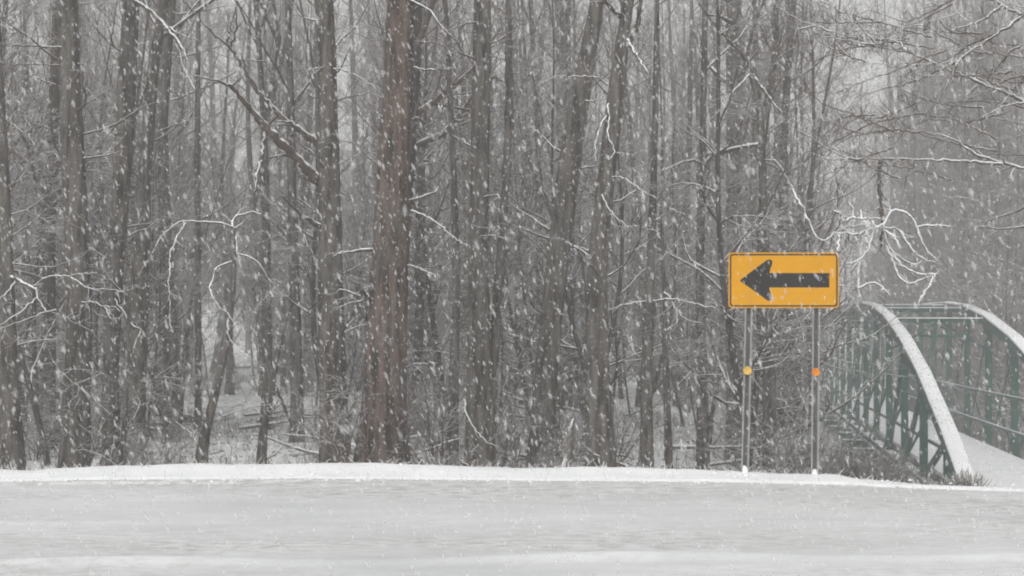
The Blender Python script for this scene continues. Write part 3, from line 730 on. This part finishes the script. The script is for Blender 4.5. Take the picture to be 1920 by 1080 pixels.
wood_tree('snag_tree', 'tree of crossing snow-lined limbs above the arrow sign', [(1446,905,34),(1442,700,26),(1436,500,20),(1430,330,16),(1427,220,12),(1412,150,10),(1402,118,8)], 20.5, [
    (W([(1404,122),(1390,100),(1365,75),(1335,40),(1310,5)], 8, 4), -.4, 'twig', 6),
    (W([(1410,140),(1432,170),(1450,195),(1466,211)], 8, 4), -.5, 'twig', 3),
    (W([(1408,138),(1385,160),(1365,182),(1330,203)], 7, 3), -.5, TW, 4),
    (W([(1430,300),(1455,300),(1480,345),(1500,380),(1520,425),(1530,445),(1552,456)], 6, 3), -.8, TW, 5),
    (W([(1428,230),(1447,150),(1457,60),(1452,-10)], 12, 9), .4, 'bark', 4),
    (W([(1448,130),(1460,110),(1472,98)], 7, 5), -.2, TW, 1)], height=0, seed=23, twigs=26, limbs=0, bmat='twig')
_fb = np.random.default_rng(31); FINE = []
for _i in range(46):
    _x = _fb.uniform(1480, 1800); _y = _fb.uniform(-30, 330); _a = _fb.uniform(.05, .9) * _fb.choice([-1, 1]); _L = _fb.uniform(120, 260)
    FINE.append((W([(_x + _L, _y - _a * 60), (_x + _L * .6, _y - _a * 20 + _fb.normal(0, 8)), (_x + _L * .3, _y + _fb.normal(0, 8)), (_x, _y + 40 * _a)], 3.4, 1.8), _fb.uniform(-.8, 2.2), 'twig_far' if _i % 4 else TW, 26))
# tree just outside the frame whose boughs reach in over the bridge
wood_tree('overhanging_tree', 'roadside tree by the bridge end whose snowy boughs reach out over the bridge', [(1992,930,66),(1990,700,56),(1986,450,52),(1984,200,48),(1986,0,44)], 15.5, [
    ([(1986,235,15),(1900,180,10),(1800,140,8),(1700,95,7),(1600,72,6),(1530,48,4)], .6, TW, 16),
    (W([(1640,84),(1600,78),(1550,70),(1505,50)], 5, 3), .6, TW, 5), (W([(1700,95),(1680,74),(1610,73)], 5, 3), .4, TW, 4),
    (W([(1640,80),(1590,24),(1550,15),(1515,-5)], 5, 3), .4, TW, 5), (W([(1560,60),(1500,40),(1455,12)], 5, 3), .3, TW, 4),
    (W([(1530,48),(1490,55),(1500,80),(1492,110),(1503,145),(1526,161)], 5, 3), .4, TW, 4),
    ([(1986,326,12),(1900,312,9),(1830,290,10),(1790,262,7),(1765,252,6),(1735,248,4)], .3, TW, 8),
    ([(1880,308,9),(1820,303,8),(1750,300,7),(1700,298,7),(1640,298,6),(1590,297,6),(1555,281,5),(1500,245,4)], .2, TW, 8),
    (W([(1590,297),(1560,300),(1530,292),(1500,270)], 4, 2), .2, TW, 4),
    ([(1986,66,12),(1880,10,8),(1780,-40,7),(1640,-75,6)], .4, TW, 12),
    (W([(1880,10),(1840,40),(1780,60),(1765,40)], 5, 3), -.4, 'twig', 6), (W([(1920,30),(1860,70),(1800,110),(1770,170)], 6, 3), -.3, 'twig', 8),
    (W([(1986,215),(1930,190),(1880,200),(1840,220)], 6, 3), -.3, 'twig', 7), (W([(1986,60),(1900,90),(1850,150),(1800,190)], 6, 3), .5, 'twig', 8)] + FINE, seed=24, mat='bark')

# snow-coated vine tangle hanging above the bridge
vt = thing('hanging_vine', 'snow-coated vine tangle drooping in loops above the bridge beside the arrow sign', 'vine', loc=tuple(pix(1652, 420, 15.6)))
voff = pix(1652, 420, 15.6)
vr = np.random.default_rng(77)
def Z7(pts): return [(1440 + x / 3.6, 340 + y / 3.6) for x, y in pts]
add_branch('vine_stem', W([(1652,298),(1648,330),(1650,370),(1656,420),(1650,470)], 8, 6), 15.75, -.1, vt, voff, M['twig'], vr, 14, .2)
LOOPS = [[(780,300),(830,200),(865,183),(920,200),(960,230),(990,270),(1005,310),(1025,380),(1060,450),(1090,490),(1135,540)],
 [(770,310),(790,325),(840,308),(880,315),(905,345),(940,375),(1000,380)], [(790,330),(840,360),(870,400),(895,460)],
 [(885,330),(925,395),(970,455),(1010,500),(1050,535),(1135,545)], [(780,320),(795,420),(830,470),(880,510),(920,535),(960,560),(1000,565),(1040,540)],
 [(795,430),(850,560),(870,610),(900,665),(960,695),(1010,680),(1060,650),(1140,622)], [(830,480),(910,570),(950,605),(1010,630),(1080,630),(1140,622),(1100,680),(1060,740),(1010,820)],
 [(775,290),(735,310),(690,320),(640,345),(590,352),(530,355),(450,345)], [(735,310),(715,330),(695,400),(680,460),(640,510),(590,545),(525,555)],
 [(640,345),(625,480),(620,560),(605,650),(610,720),(625,800)], [(612,550),(560,600),(550,625),(600,640)], [(612,720),(670,690),(700,665),(740,690),(830,765)],
 [(455,350),(470,300),(490,260),(490,210)], [(545,140),(575,180),(580,240),(530,265),(485,265)], [(480,352),(470,470)], [(530,355),(515,480),(500,540)],
 [(580,240),(575,350),(550,400)], [(460,345),(430,380),(410,460)], [(660,335),(665,450)], [(590,352),(600,420)], [(1000,310),(1080,300),(1150,297),(1240,308)],
 [(165,60),(200,130),(240,185),(265,250),(290,310),(315,370),(395,410),(440,350)], [(460,345),(520,300),(570,300),(670,290)], [(575,240),(620,260),(690,240),(760,260)],
 [(440,200),(490,215),(540,250)], [(620,190),(640,260),(680,300)], [(500,310),(520,345),(560,350)], [(445,380),(455,450),(480,500)], [(540,360),(545,420)], [(690,250),(720,300),(735,310)]]
for i, l in enumerate(LOOPS):
    add_branch('vine', W(Z7(l), 4.8, 3.8), 15.6 + vr.uniform(-.12, .12), vr.uniform(-.35, .2), vt, voff, M['vine'], vr, 8 if i not in (10, 13) else 2, .13)

# ------------------------------------------------------------------ the wood behind: kinds of tree, copied
def tall_kind(seed, h, r0, dense=1.0):
    r = np.random.default_rng(seed); K = 16
    z = np.linspace(-.2, h, K); lean = r.normal(0, .04, 2); ph = r.uniform(0, 6, 2)
    path = np.stack([lean[0] * z + .12 * np.sin(z * .5 + ph[0]), lean[1] * z + .12 * np.sin(z * .4 + ph[1]), z, r0 * (1 - .85 * np.linspace(0, 1, K) ** 1.1)], 1)
    path[0, 3] *= 1.35; V, Q = trunk_mesh(path, 10, seed, .04)
    P, R = path[None, :, :3], path[None, :, 3]
    n1 = int(20 * dense)
    l1, r1 = grow(r, P, R, n1, .16, .98, 3.4, 52, 7, .09, .14, rr=.36, rmin=.012)
    l2, r2 = grow(r, l1, r1, n1 * 6, .2, 1, 1.5, 45, 5, .07, .2, rr=.5, rmin=.007)
    l3, r3 = grow(r, l2, r2, n1 * 55, .15, 1, .8, 42, 4, .05, .22, rr=.6, rmin=.005)
    C = join([tubes(l1, r1, 5), tubes(l2, r2, 4), tubes(l3, r3, 3)])
    return mesh_np('trunk', V, Q), mesh_np('crown', *C)
def small_kind(seed, h, r0):
    r = np.random.default_rng(seed); K = 14
    z = np.linspace(-.15, h, K); lean = r.normal(0, .13, 2); ph = r.uniform(0, 6, 2)
    path = np.stack([lean[0] * z + .15 * np.sin(z * .9 + ph[0]), lean[1] * z + .15 * np.sin(z * .8 + ph[1]), z, r0 * (1 - .88 * np.linspace(0, 1, K))], 1)
    V, Q = trunk_mesh(path, 7, seed, .04); P, R = path[None, :, :3], path[None, :, 3]
    l1, r1 = grow(r, P, R, 26, .15, .98, 2.0, 55, 7, .05, .16, rr=.5, rmin=.007)
    l2, r2 = grow(r, l1, r1, 150, .2, 1, .95, 45, 5, .02, .2, rr=.55, rmin=.0045)
    l3, r3 = grow(r, l2, r2, 1000, .15, 1, .55, 42, 4, .0, .22, rr=.6, rmin=.0032)
    C = join([tubes(l1, r1, 5), tubes(l2, r2, 4), tubes(l3, r3, 3)])
    return mesh_np('trunk', V, Q), mesh_np('crown', *C)
def shrub_kind(seed, h):
    r = np.random.default_rng(seed); n = 12
    P = np.zeros((n, 7, 3)); a = r.uniform(0, 6.28, n); d = np.stack([np.cos(a) * .4, np.sin(a) * .4, np.ones(n)], 1)
    P[:, 0] = np.stack([np.cos(a) * .08, np.sin(a) * .08, -.1 * np.ones(n)], 1)
    for k in range(1, 7):
        d = d + r.normal(0, .16, d.shape); d /= np.linalg.norm(d, axis=1, keepdims=True); P[:, k] = P[:, k - 1] + d * (h / 6) * r.uniform(.7, 1.2, (n, 1))
    R = np.linspace(.013, .004, 7)[None, :] * np.ones((n, 1))
    l2, r2 = grow(r, P, R, 90, .2, 1, .5 * h, 45, 5, -.02, .2, rr=.6, rmin=.003)
    l3, r3 = grow(r, l2, r2, 380, .15, 1, .22 * h, 45, 4, -.03, .25, rr=.7, rmin=.0025)
    return mesh_np('stem', *tubes(P, R, 5)), mesh_np('twigs', *join([tubes(l2, r2, 4), tubes(l3, r3, 3)]))
TALL = [tall_kind(200 + i, h, r, d) for i, (h, r, d) in enumerate([(17, .17, 1), (15, .12, 1), (18, .22, 1.1), (14, .09, .9), (16, .14, 1.1), (13, .075, .9), (17, .19, 1)])]
SMALL = [small_kind(300 + i, h, r) for i, (h, r) in enumerate([(7, .05), (5.5, .035), (8.5, .06), (6.2, .042), (9.5, .07), (4.5, .03)])]
SHRUB = [shrub_kind(400 + i, h) for i, h in enumerate([1.1, 1.6, .8, 2.1, 1.3])]
def blocked(x, y, pad=1.2):
    """on the bridge, its approach, or in front of it as seen from the road"""
    off_ = x - (BX0 + BSL * y)
    if -pad - .8 < off_ < BW + pad + .8 and y < 116: return True
    p_ = CX + x / y * F
    if p_ > 1500 and y < 104 and off_ < 0: return True
    if 0 < off_ < 16 and y < 28: return True
    return False
placed = []
SECT = [(60, 'the snow-branched leaning tree'), (185, 'the straight dark trunk'), (290, 'the slim snow-limbed trunk'), (400, 'the crooked sapling'), (530, 'the forked sapling'),
        (665, 'the two-limbed dark trunk'), (800, 'the thick red-brown trunk'), (960, 'the twin trunks'), (1080, 'the strongly leaning trunk'), (1170, 'the high-forked trunk'),
        (1340, 'the narrow snowy-boughed trunk'), (1500, 'the arrow sign'), (1700, 'the hanging vine tangle'), (9999, 'the truss bridge')]
def sector(x, y):
    p_ = CX + x / y * F
    if p_ < 0: return 'the outermost leaning tree'
    return next(n for lim, n in SECT if p_ < lim)
def scatter(kinds, n, y0, y1, name, label, cat, group, mats, sc, sep, xr=1.06, pw=.5, keep=None, sub=('trunk', 'crown'), zoff=0, words=None, px0=None, h=1.0):
    k = 0; tries = 0
    while k < n and tries < n * 60:
        tries += 1
        y = y0 + (y1 - y0) * random.random() ** pw; x = random.uniform(-1, 1) * (960 / F * y * xr + 1.0)
        if px0: x = (random.uniform(*px0) - CX) * y / F
        if blocked(x, y) or (keep and not keep(x, y)): continue
        if any((x - a) ** 2 + (y - b) ** 2 < sep ** 2 for a, b in placed): continue
        placed.append((x, y)); z = gf(x, y)
        ki = random.randrange(len(kinds)); kd = kinds[ki]; lb = label % (words[ki], sector(x, y))
        t = thing(name, lb, cat, lb if False else group, (x, y, z + zoff))
        t.rotation_euler = (0, 0, random.uniform(0, 6.28)); s = random.uniform(*sc); t.scale = (s, s, h * s * random.uniform(.9, 1.12))
        for me, nm, mt in zip(kd, sub, mats):
            o = obj(nm, me, M[mt], t)
            if nm == 'twigs': o['kind'] = 'stuff'
        k += 1
    return k
for o in list(COL.objects):
    if o.parent is None and o.type == 'EMPTY' and o.get('category') == 'tree': placed.append((o.location.x, o.location.y))
def opening(x, y):
    p_ = CX + x / y * F
    return not ((335 < p_ < 600 or 1150 < p_ < 1380) and random.random() < .8)
vgap = lambda x, y: not (330 < CX + x / y * F < 600 and y < 42) and not (1140 < CX + x / y * F < 1390 and y < 30 and random.random() < .6)
TWD = ['thick', 'mid-sized', 'very thick', 'thin', 'medium', 'slender', 'stout']; SWD = ['upright', 'short', 'tall', 'wiry', 'very tall', 'low']; BWD = ['knee-high', 'waist-high', 'low', 'head-high', 'spreading']
n1 = scatter(TALL, 66, 21, 48, 'bare_tree', '%s bare trunk in the middle of the wood behind %s', 'tree', 'bare trees in the middle of the wood', ('bark_far', 'twig_far'), (.8, 1.2), 1.3, keep=vgap, words=TWD)
n2 = scatter(TALL, 100, 46, 82, 'bare_tree', '%s pale trunk fading into falling snow far behind %s', 'tree', 'bare trees deep in the wood', ('bark_far', 'twig_far'), (1.0, 1.4), 1.2, words=TWD, h=1.15)
n2 += scatter(TALL, 90, 40, 120, 'bare_tree', '%s bare tree on the wooded slope beyond %s', 'tree', 'bare trees on the slope beyond the bridge', ('bark_far', 'twig_far'), (1.0, 1.35), 1.1, words=TWD, px0=(1500, 1975), h=1.15)
n1 += scatter(TALL, 8, 21, 40, 'bare_tree', '%s spreading bare tree standing between %s and the bridge', 'tree', 'bare trees beside the bridge', ('bark_far', 'twig_far'), (.8, 1.0), 1.0, words=TWD, px0=(1425, 1500))
n2 += scatter(TALL, 26, 52, 92, 'bare_tree', '%s and very tall bare tree on the slope beyond %s', 'tree', 'very tall bare trees beyond the bridge', ('bark_far', 'twig_far'), (1.45, 1.8), 1.0, words=TWD, px0=(1560, 1880))
n3 = scatter(SMALL, 95, 16.5, 32, 'understory_tree', '%s twiggy understory tree near %s', 'tree', 'small twiggy trees near the edge of the wood', ('bark_far', 'twig'), (.8, 1.2), .7, keep=vgap, words=SWD)
n4 = scatter(SMALL, 95, 30, 75, 'understory_tree', '%s hazy twiggy tree deep in the wood behind %s', 'tree', 'small twiggy trees deep in the wood', ('bark_far', 'twig_far'), (1.1, 1.8), .8, keep=vgap, words=SWD)
n4 += scatter(SMALL, 100, 36, 110, 'understory_tree', '%s twiggy small tree on the slope beyond %s', 'tree', 'small twiggy trees beyond the bridge', ('bark_far', 'twig_far'), (1.3, 2.2), .8, words=SWD, px0=(1500, 1975))
n5 = scatter(SHRUB, 62, 14.6, 24, 'bare_shrub', '%s leafless shrub dusted with snow near %s', 'shrub', 'bare shrubs on the forest floor', ('twig_far', 'twig'), (.45, 1.0), .35, sub=('stem', 'twigs'), pw=.9, keep=lambda x, y: opening(x, y), words=BWD)
n6 = scatter(SHRUB, 60, 24, 50, 'bare_shrub', '%s bare shrub far back on the snowy floor behind %s', 'shrub', 'bare shrubs deep in the wood', ('twig_far', 'twig'), (.8, 1.4), .4, sub=('stem', 'twigs'), words=BWD)
print('scatter', n1, n2, n3, n4, n5, n6)
# dark brush on the slope under the near end of the bridge
for i in range(60):
    y = random.uniform(14.2, 22); pxx = random.uniform(1525, 1685)
    x = (pxx - CX) * y / F
    if -1.2 < x - (BX0 + BSL * y) < BW + 1.2: continue
    z = gf(x, y)
    kd = random.choice(SHRUB); kh = max(v.co.z for v in kd[1].vertices)
    s = max(.15, min(1.4, ((HZ - random.uniform(800, 850) - max(0, pxx - 1590) * .45) * y / F + EYE - z) / kh))
    t = thing('bare_shrub', random.choice(['dense dark brush', 'tall wiry brush', 'low spreading brush', 'thin frosted brush', 'tangled brown brush']) + ' on the slope below the truss bridge', 'shrub', 'brush below the bridge', (x, y, z))
    t.scale = (s * 1.1, s * 1.1, s); t.rotation_euler = (0, 0, random.uniform(0, 6.28))
    obj('stem', kd[0], M['twig_far'], t); o = obj('twigs', kd[1].copy() if False else kd[1], M['twig'], t); o.material_slots[0].link = 'OBJECT'; o.material_slots[0].material = M['brush']; o['kind'] = 'stuff'

# ------------------------------------------------------------------ far wood: too far to tell the trees apart
fr = np.random.default_rng(55); parts = []
for i in range(360):
    y = fr.uniform(84, 150); x = fr.uniform(-1, 1) * (960 / F * y * 1.35)
    if -1.5 < x - (BX0 + BSL * y) < BW + 1.5 and y < 118: continue
    h = fr.uniform(13, 20); r0 = fr.uniform(.06, .2); z0 = gf(x, y); z = np.linspace(-.2, h, 6)
    P = np.stack([x + fr.normal(0, .05) * z, y + 0 * z, z0 + z], 1)[None]; R = (r0 * np.linspace(1, .2, 6))[None]
    l1, r1 = grow(fr, P, R, 16, .15, 1, 3.2, 50, 5, .09, .15, rr=.4, rmin=.02)
    l2, r2 = grow(fr, l1, r1, 48, .2, 1, 1.6, 45, 4, .06, .2, rr=.5, rmin=.014)
    parts += [tubes(P, R, 6), tubes(l1, r1, 4), tubes(l2, r2, 3)]
for i in range(140):                                   # the wood goes on past both ends of the view
    y = fr.uniform(16, 86); sd = fr.choice([-1, 1]); x = sd * (960 / F * y * 1.08 + 1.2 + fr.uniform(0, 26))
    if -3 < x - (BX0 + BSL * y) < (BW + 12 if y < 29 else BW + 2.5): continue
    h = fr.uniform(9, 17); r0 = fr.uniform(.05, .2); z0 = gf(x, y); z = np.linspace(-.3, h, 7)
    P = np.stack([x + fr.normal(0, .05) * z, y + fr.normal(0, .04) * z, z0 + z], 1)[None]; R = (r0 * np.linspace(1, .15, 7))[None]
    l1, r1 = grow(fr, P, R, 18, .15, 1, 2.8, 50, 6, .07, .15, rr=.4, rmin=.01)
    l2, r2 = grow(fr, l1, r1, 90, .2, 1, 1.3, 45, 4, .04, .2, rr=.5, rmin=.007)
    l3, r3 = grow(fr, l2, r2, 110, .2, 1, .7, 45, 3, .04, .2, rr=.5, rmin=.005)
    parts += [tubes(P, R, 8), tubes(l1, r1, 4), tubes(l2, r2, 3), tubes(l3, r3, 3)]
o = obj('far_wood', mesh_np('far_wood', *join(parts)), M['twig_far']); o['kind'] = 'stuff'
tag(o, 'hazy grey mass of bare trees at the back and sides of the wood', 'woodland')

# ------------------------------------------------------------------ forest floor: logs, fallen boughs, weeds
def log(label, pl, D, ds, seed, mat='twig', nt=3, group=None, name='fallen_log'):
    # set back until its lowest point rests on the floor
    px_, py_, _ = max(pl, key=lambda q: q[1])
    for D in np.arange(14.6, 90, .2):
        q = pix(px_, py_, D)
        if q[2] <= gf(q[0], q[1]) + .05: break
    ds = .0
    off = pix(pl[0][0], pl[0][1], D); r = np.random.default_rng(seed)
    o = add_branch(name, pl, D, ds, None, off, M[mat], r, nt, .4); o.location = off
    return tag(o, label, 'log', group)
log('dark broken log sloping out of the snow beside the crooked sapling', W([(296,745),(312,768),(335,782),(380,788)], 26, 20), 17.5, .5, 1, 'bark', 2)
log('snow-covered branch lying across the dark broken log', W([(322,772),(350,778),(372,784),(395,792)], 7, 5), 17.0, .2, 2, TW, 3)
log('curved snowy branch lying in front of the dark broken log', W([(280,794),(300,792),(325,800),(352,809)], 8, 4), 16.6, .2, 3, TW, 3)
log('forked snowy stick leaning on the dark broken log', W([(298,765),(310,785),(322,800)], 7, 4), 16.8, .1, 31, TW, 2)
log('long thin fallen trunk lying across the far side of the clearing', W([(336,724),(350,720),(372,720),(386,718)], 9, 7), 24.0, .3, 4, TW, 2)
log('thin log lying across the clearing behind the crooked sapling', W([(398,691),(430,689),(470,688),(520,692)], 7, 5), 27.0, .5, 5, 'bark', 1)
log('low snow-topped log behind the forked sapling', W([(480,789),(510,783),(545,778),(606,776)], 9, 7), 20.0, .2, 6, TW, 1)
log('straight stick lying by the forked trunk', W([(1152,831),(1175,829),(1200,823)], 6, 4), 17.6, .2, 7, 'twig', 1)
log('stick sloping down beside the foot of the forked trunk', W([(1155,852),(1172,855),(1190,861)], 6, 4), 16.8, .1, 8, 'twig', 0)
log('pale stick leaning in the brush behind the arrow sign', W([(1322,774),(1340,790),(1358,808)], 6, 4), 18.0, .1, 9, TW, 0)
log('thin fallen branch lying between the two sign posts', W([(1408,855),(1440,851),(1475,850)], 6, 4), 17.0, .2, 10, TW, 1)
fl_r = np.random.default_rng(64); FB = []
for i in range(5):
    P = np.zeros((1, 9, 3)); d = np.array([[1.0, 0, .05]])
    for k in range(1, 9):
        d = d + fl_r.normal(0, .13, (1, 3)) * [1, 1, .35]; d /= np.linalg.norm(d); P[:, k] = P[:, k - 1] + d * fl_r.uniform(.18, .4)
    R = np.linspace(fl_r.uniform(.03, .07), .012, 9)[None]
    l2, r2 = grow(fl_r, P, R, 7, .3, 1, .7, 45, 6, .0, .2, rr=.55, rmin=.006)
    FB.append(mesh_np('fallen_branch', *join([tubes(P, R, 8), tubes(l2, r2, 5)])))
for i in range(30):
    y = fl_r.uniform(16.5, 34); x = (fl_r.uniform(40, 1480) - CX) * y / F; k = int(fl_r.integers(0, 5))
    o = obj('fallen_branch', FB[k], M[TW], None, (x, y, gf(x, y) + .05)); o.rotation_euler = (0, fl_r.uniform(-.12, .03), fl_r.uniform(-.6, .6) + (math.pi if fl_r.random() < .5 else 0))
    tag(o, '%s snow-topped fallen branch on the forest floor behind %s' % (['crooked', 'long', 'forked', 'short', 'bent'][k], sector(x, y)), 'branch', 'fallen branches on the forest floor')
sn = wood_tree('broken_sapling', 'snow-plastered broken sapling stub standing at the bank crest', [(1056,882,15),(1068,850,14),(1068,820,12),(1071,800,11),(1076,785,5)], 14.6, [(W([(1070,800),(1066,792),(1064,782)], 6, 4), -.05, TW, 0)], mat=TW, height=0, twigs=0, limbs=0, seed=40)
sn['category'] = 'dead tree'

wr = np.random.default_rng(91)
def weeds(name, label, n, y0, y1, hmul, seed, mat, xf, cat='weeds'):
    r = np.random.default_rng(seed)
    y = y0 + (y1 - y0) * r.random(n) ** .8; x = xf(r, y, n)
    z = ground(x, y) - .03
    ok = ~((CX + x / y * F > 1740) & (y < 40)); x, y, z = x[ok], y[ok], z[ok]; n = len(x)
    K = 4; P = np.zeros((n, K, 3)); P[:, 0] = np.stack([x, y, z], 1)
    d = r.normal(0, .55, (n, 3)); d[:, 2] = 1; L = hmul * r.uniform(.3, 1.3, n)
    for k in range(1, K):
        d = d + r.normal(0, .3, d.shape); d[:, 2] -= .12; d /= np.linalg.norm(d, axis=1, keepdims=True); P[:, k] = P[:, k - 1] + d * (L / (K - 1))[:, None]
    R = np.linspace(.006, .003, K)[None] * r.uniform(.7, 1.5, (n, 1))
    o = obj(name, mesh_np(name, *tubes(P, R, 4)), M[mat]); o['kind'] = 'stuff'; return tag(o, label, cat)
weeds('undergrowth', 'low tangle of dead stems poking through the forest floor snow', 11000, 14.0, 34, .27, 3, 'twig', lambda r, y, n: r.uniform(-1, 1, n) * (960 / F * y * 1.2 + 1))
weeds('dead_grass', 'short dead stems along the crest of the snow bank', 2600, 13.0, 14.3, .12, 4, 'weed', lambda r, y, n: r.uniform(-7.5, 7.5, n))
# small clump of snow-caught weeds by the foot of the bridge arch
wc = thing('weed_clump', 'tan clump of frosted weeds at the foot of the bridge arch', 'weeds', loc=tuple(pix(1812, 905, 14.2)))
r = np.random.default_rng(8); n = 260
P = np.zeros((n, 5, 3)); P[:, 0] = r.normal(0, .035, (n, 3)) * [1.4, 1, .6] + [.02, 0, -.35]
d = np.stack([r.normal(-.12, .22, n), r.normal(0, .22, n), np.ones(n)], 1)
for k in range(1, 5):
    d = d + r.normal(0, .25, d.shape); d /= np.linalg.norm(d, axis=1, keepdims=True); P[:, k] = P[:, k - 1] + d * .15 * r.uniform(.5, 1, (n, 1))
obj('stems', mesh_np('stems', *tubes(P, np.linspace(.005, .004, 5)[None] * np.ones((n, 1)), 4)), M['weed'], wc)

# ------------------------------------------------------------------ falling snow
r = np.random.default_rng(123); n = 54000
D = 16.0 * r.random(n) ** (1 / 2.3); D = np.maximum(D, .7 + r.random(n) * .6)
X = r.uniform(-1, 1, n) * (D * .56 + .4); Zt = EYE + D * .36 + .3; Zb = np.maximum(.05, EYE - D * .32); Z = Zb + (Zt - Zb) * r.random(n)
keep = D > 1.6 + 0 * D; keep |= (r.random(n) < .3); X, Y, Z = X[keep], D[keep], Z[keep]; n = len(X)
ax = np.stack([.33 + r.normal(0, .16, n), r.normal(0, .25, n), -np.ones(n)], 1); ax /= np.linalg.norm(ax, axis=1, keepdims=True)
q = r.normal(size=(n, 3)); b1 = np.cross(ax, q); b1 /= np.linalg.norm(b1, axis=1, keepdims=True); b2 = np.cross(ax, b1)
Lh = r.lognormal(math.log(.0082), .62, n)[:, None]; Lh = np.minimum(Lh, np.where(Y < 3.0, .0052, .0040)[:, None] * Y[:, None]); Wd = Lh * r.uniform(.24, .42, (n, 1))
C = np.stack([X, Y, Z], 1); j = lambda: r.uniform(.7, 1.3, (n, 1))
V = np.stack([C + ax * Lh * j(), C - ax * Lh * j(), C + b1 * Wd * j() + ax * Lh * r.normal(0, .25, (n, 1)), C - b1 * Wd * j() + ax * Lh * r.normal(0, .25, (n, 1)), C + b2 * Wd * j(), C - b2 * Wd * j()], 1)
tri = np.array([(0, 2, 4), (0, 4, 3), (0, 3, 5), (0, 5, 2), (1, 4, 2), (1, 3, 4), (1, 5, 3), (1, 2, 5)])
Q = (np.arange(n)[:, None, None] * 6 + tri[None]).reshape(-1, 3)
o = obj('falling_snow', mesh_np('falling_snow', V, Q, smooth=True), M['flake']); o['kind'] = 'stuff'
tag(o, 'wet snowflakes falling at a slant through the air', 'snowflakes')

# ------------------------------------------------------------------ snow-filled air
hb = Mesh(); bpy.context.view_layer.update()
ztop = max((o.matrix_world @ Vector(c)).z for o in COL.objects if o.type == 'MESH' for c in o.bound_box)
hb.box((-204, -204, -9), (204, 204, ztop + 1.0)); ho = hb.build('haze', None); ho['kind'] = 'stuff'
tag(ho, 'pale snow-filled air lying over the whole wood', 'haze')
hm = bpy.data.materials.new('haze_air'); hm.use_nodes = True; nt = hm.node_tree; nt.nodes.clear()
out = nt.nodes.new('ShaderNodeOutputMaterial'); pv = nt.nodes.new('ShaderNodeVolumePrincipled')
pv.inputs['Color'].default_value = (0.97, 0.968, 0.96, 1); pv.inputs['Density'].default_value = 0.0054; pv.inputs['Anisotropy'].default_value = 0.0
nt.links.new(pv.outputs[0], out.inputs['Volume']); ho.data.materials.append(hm)
try: hm.cycles.homogeneous_volume = True
except Exception: pass
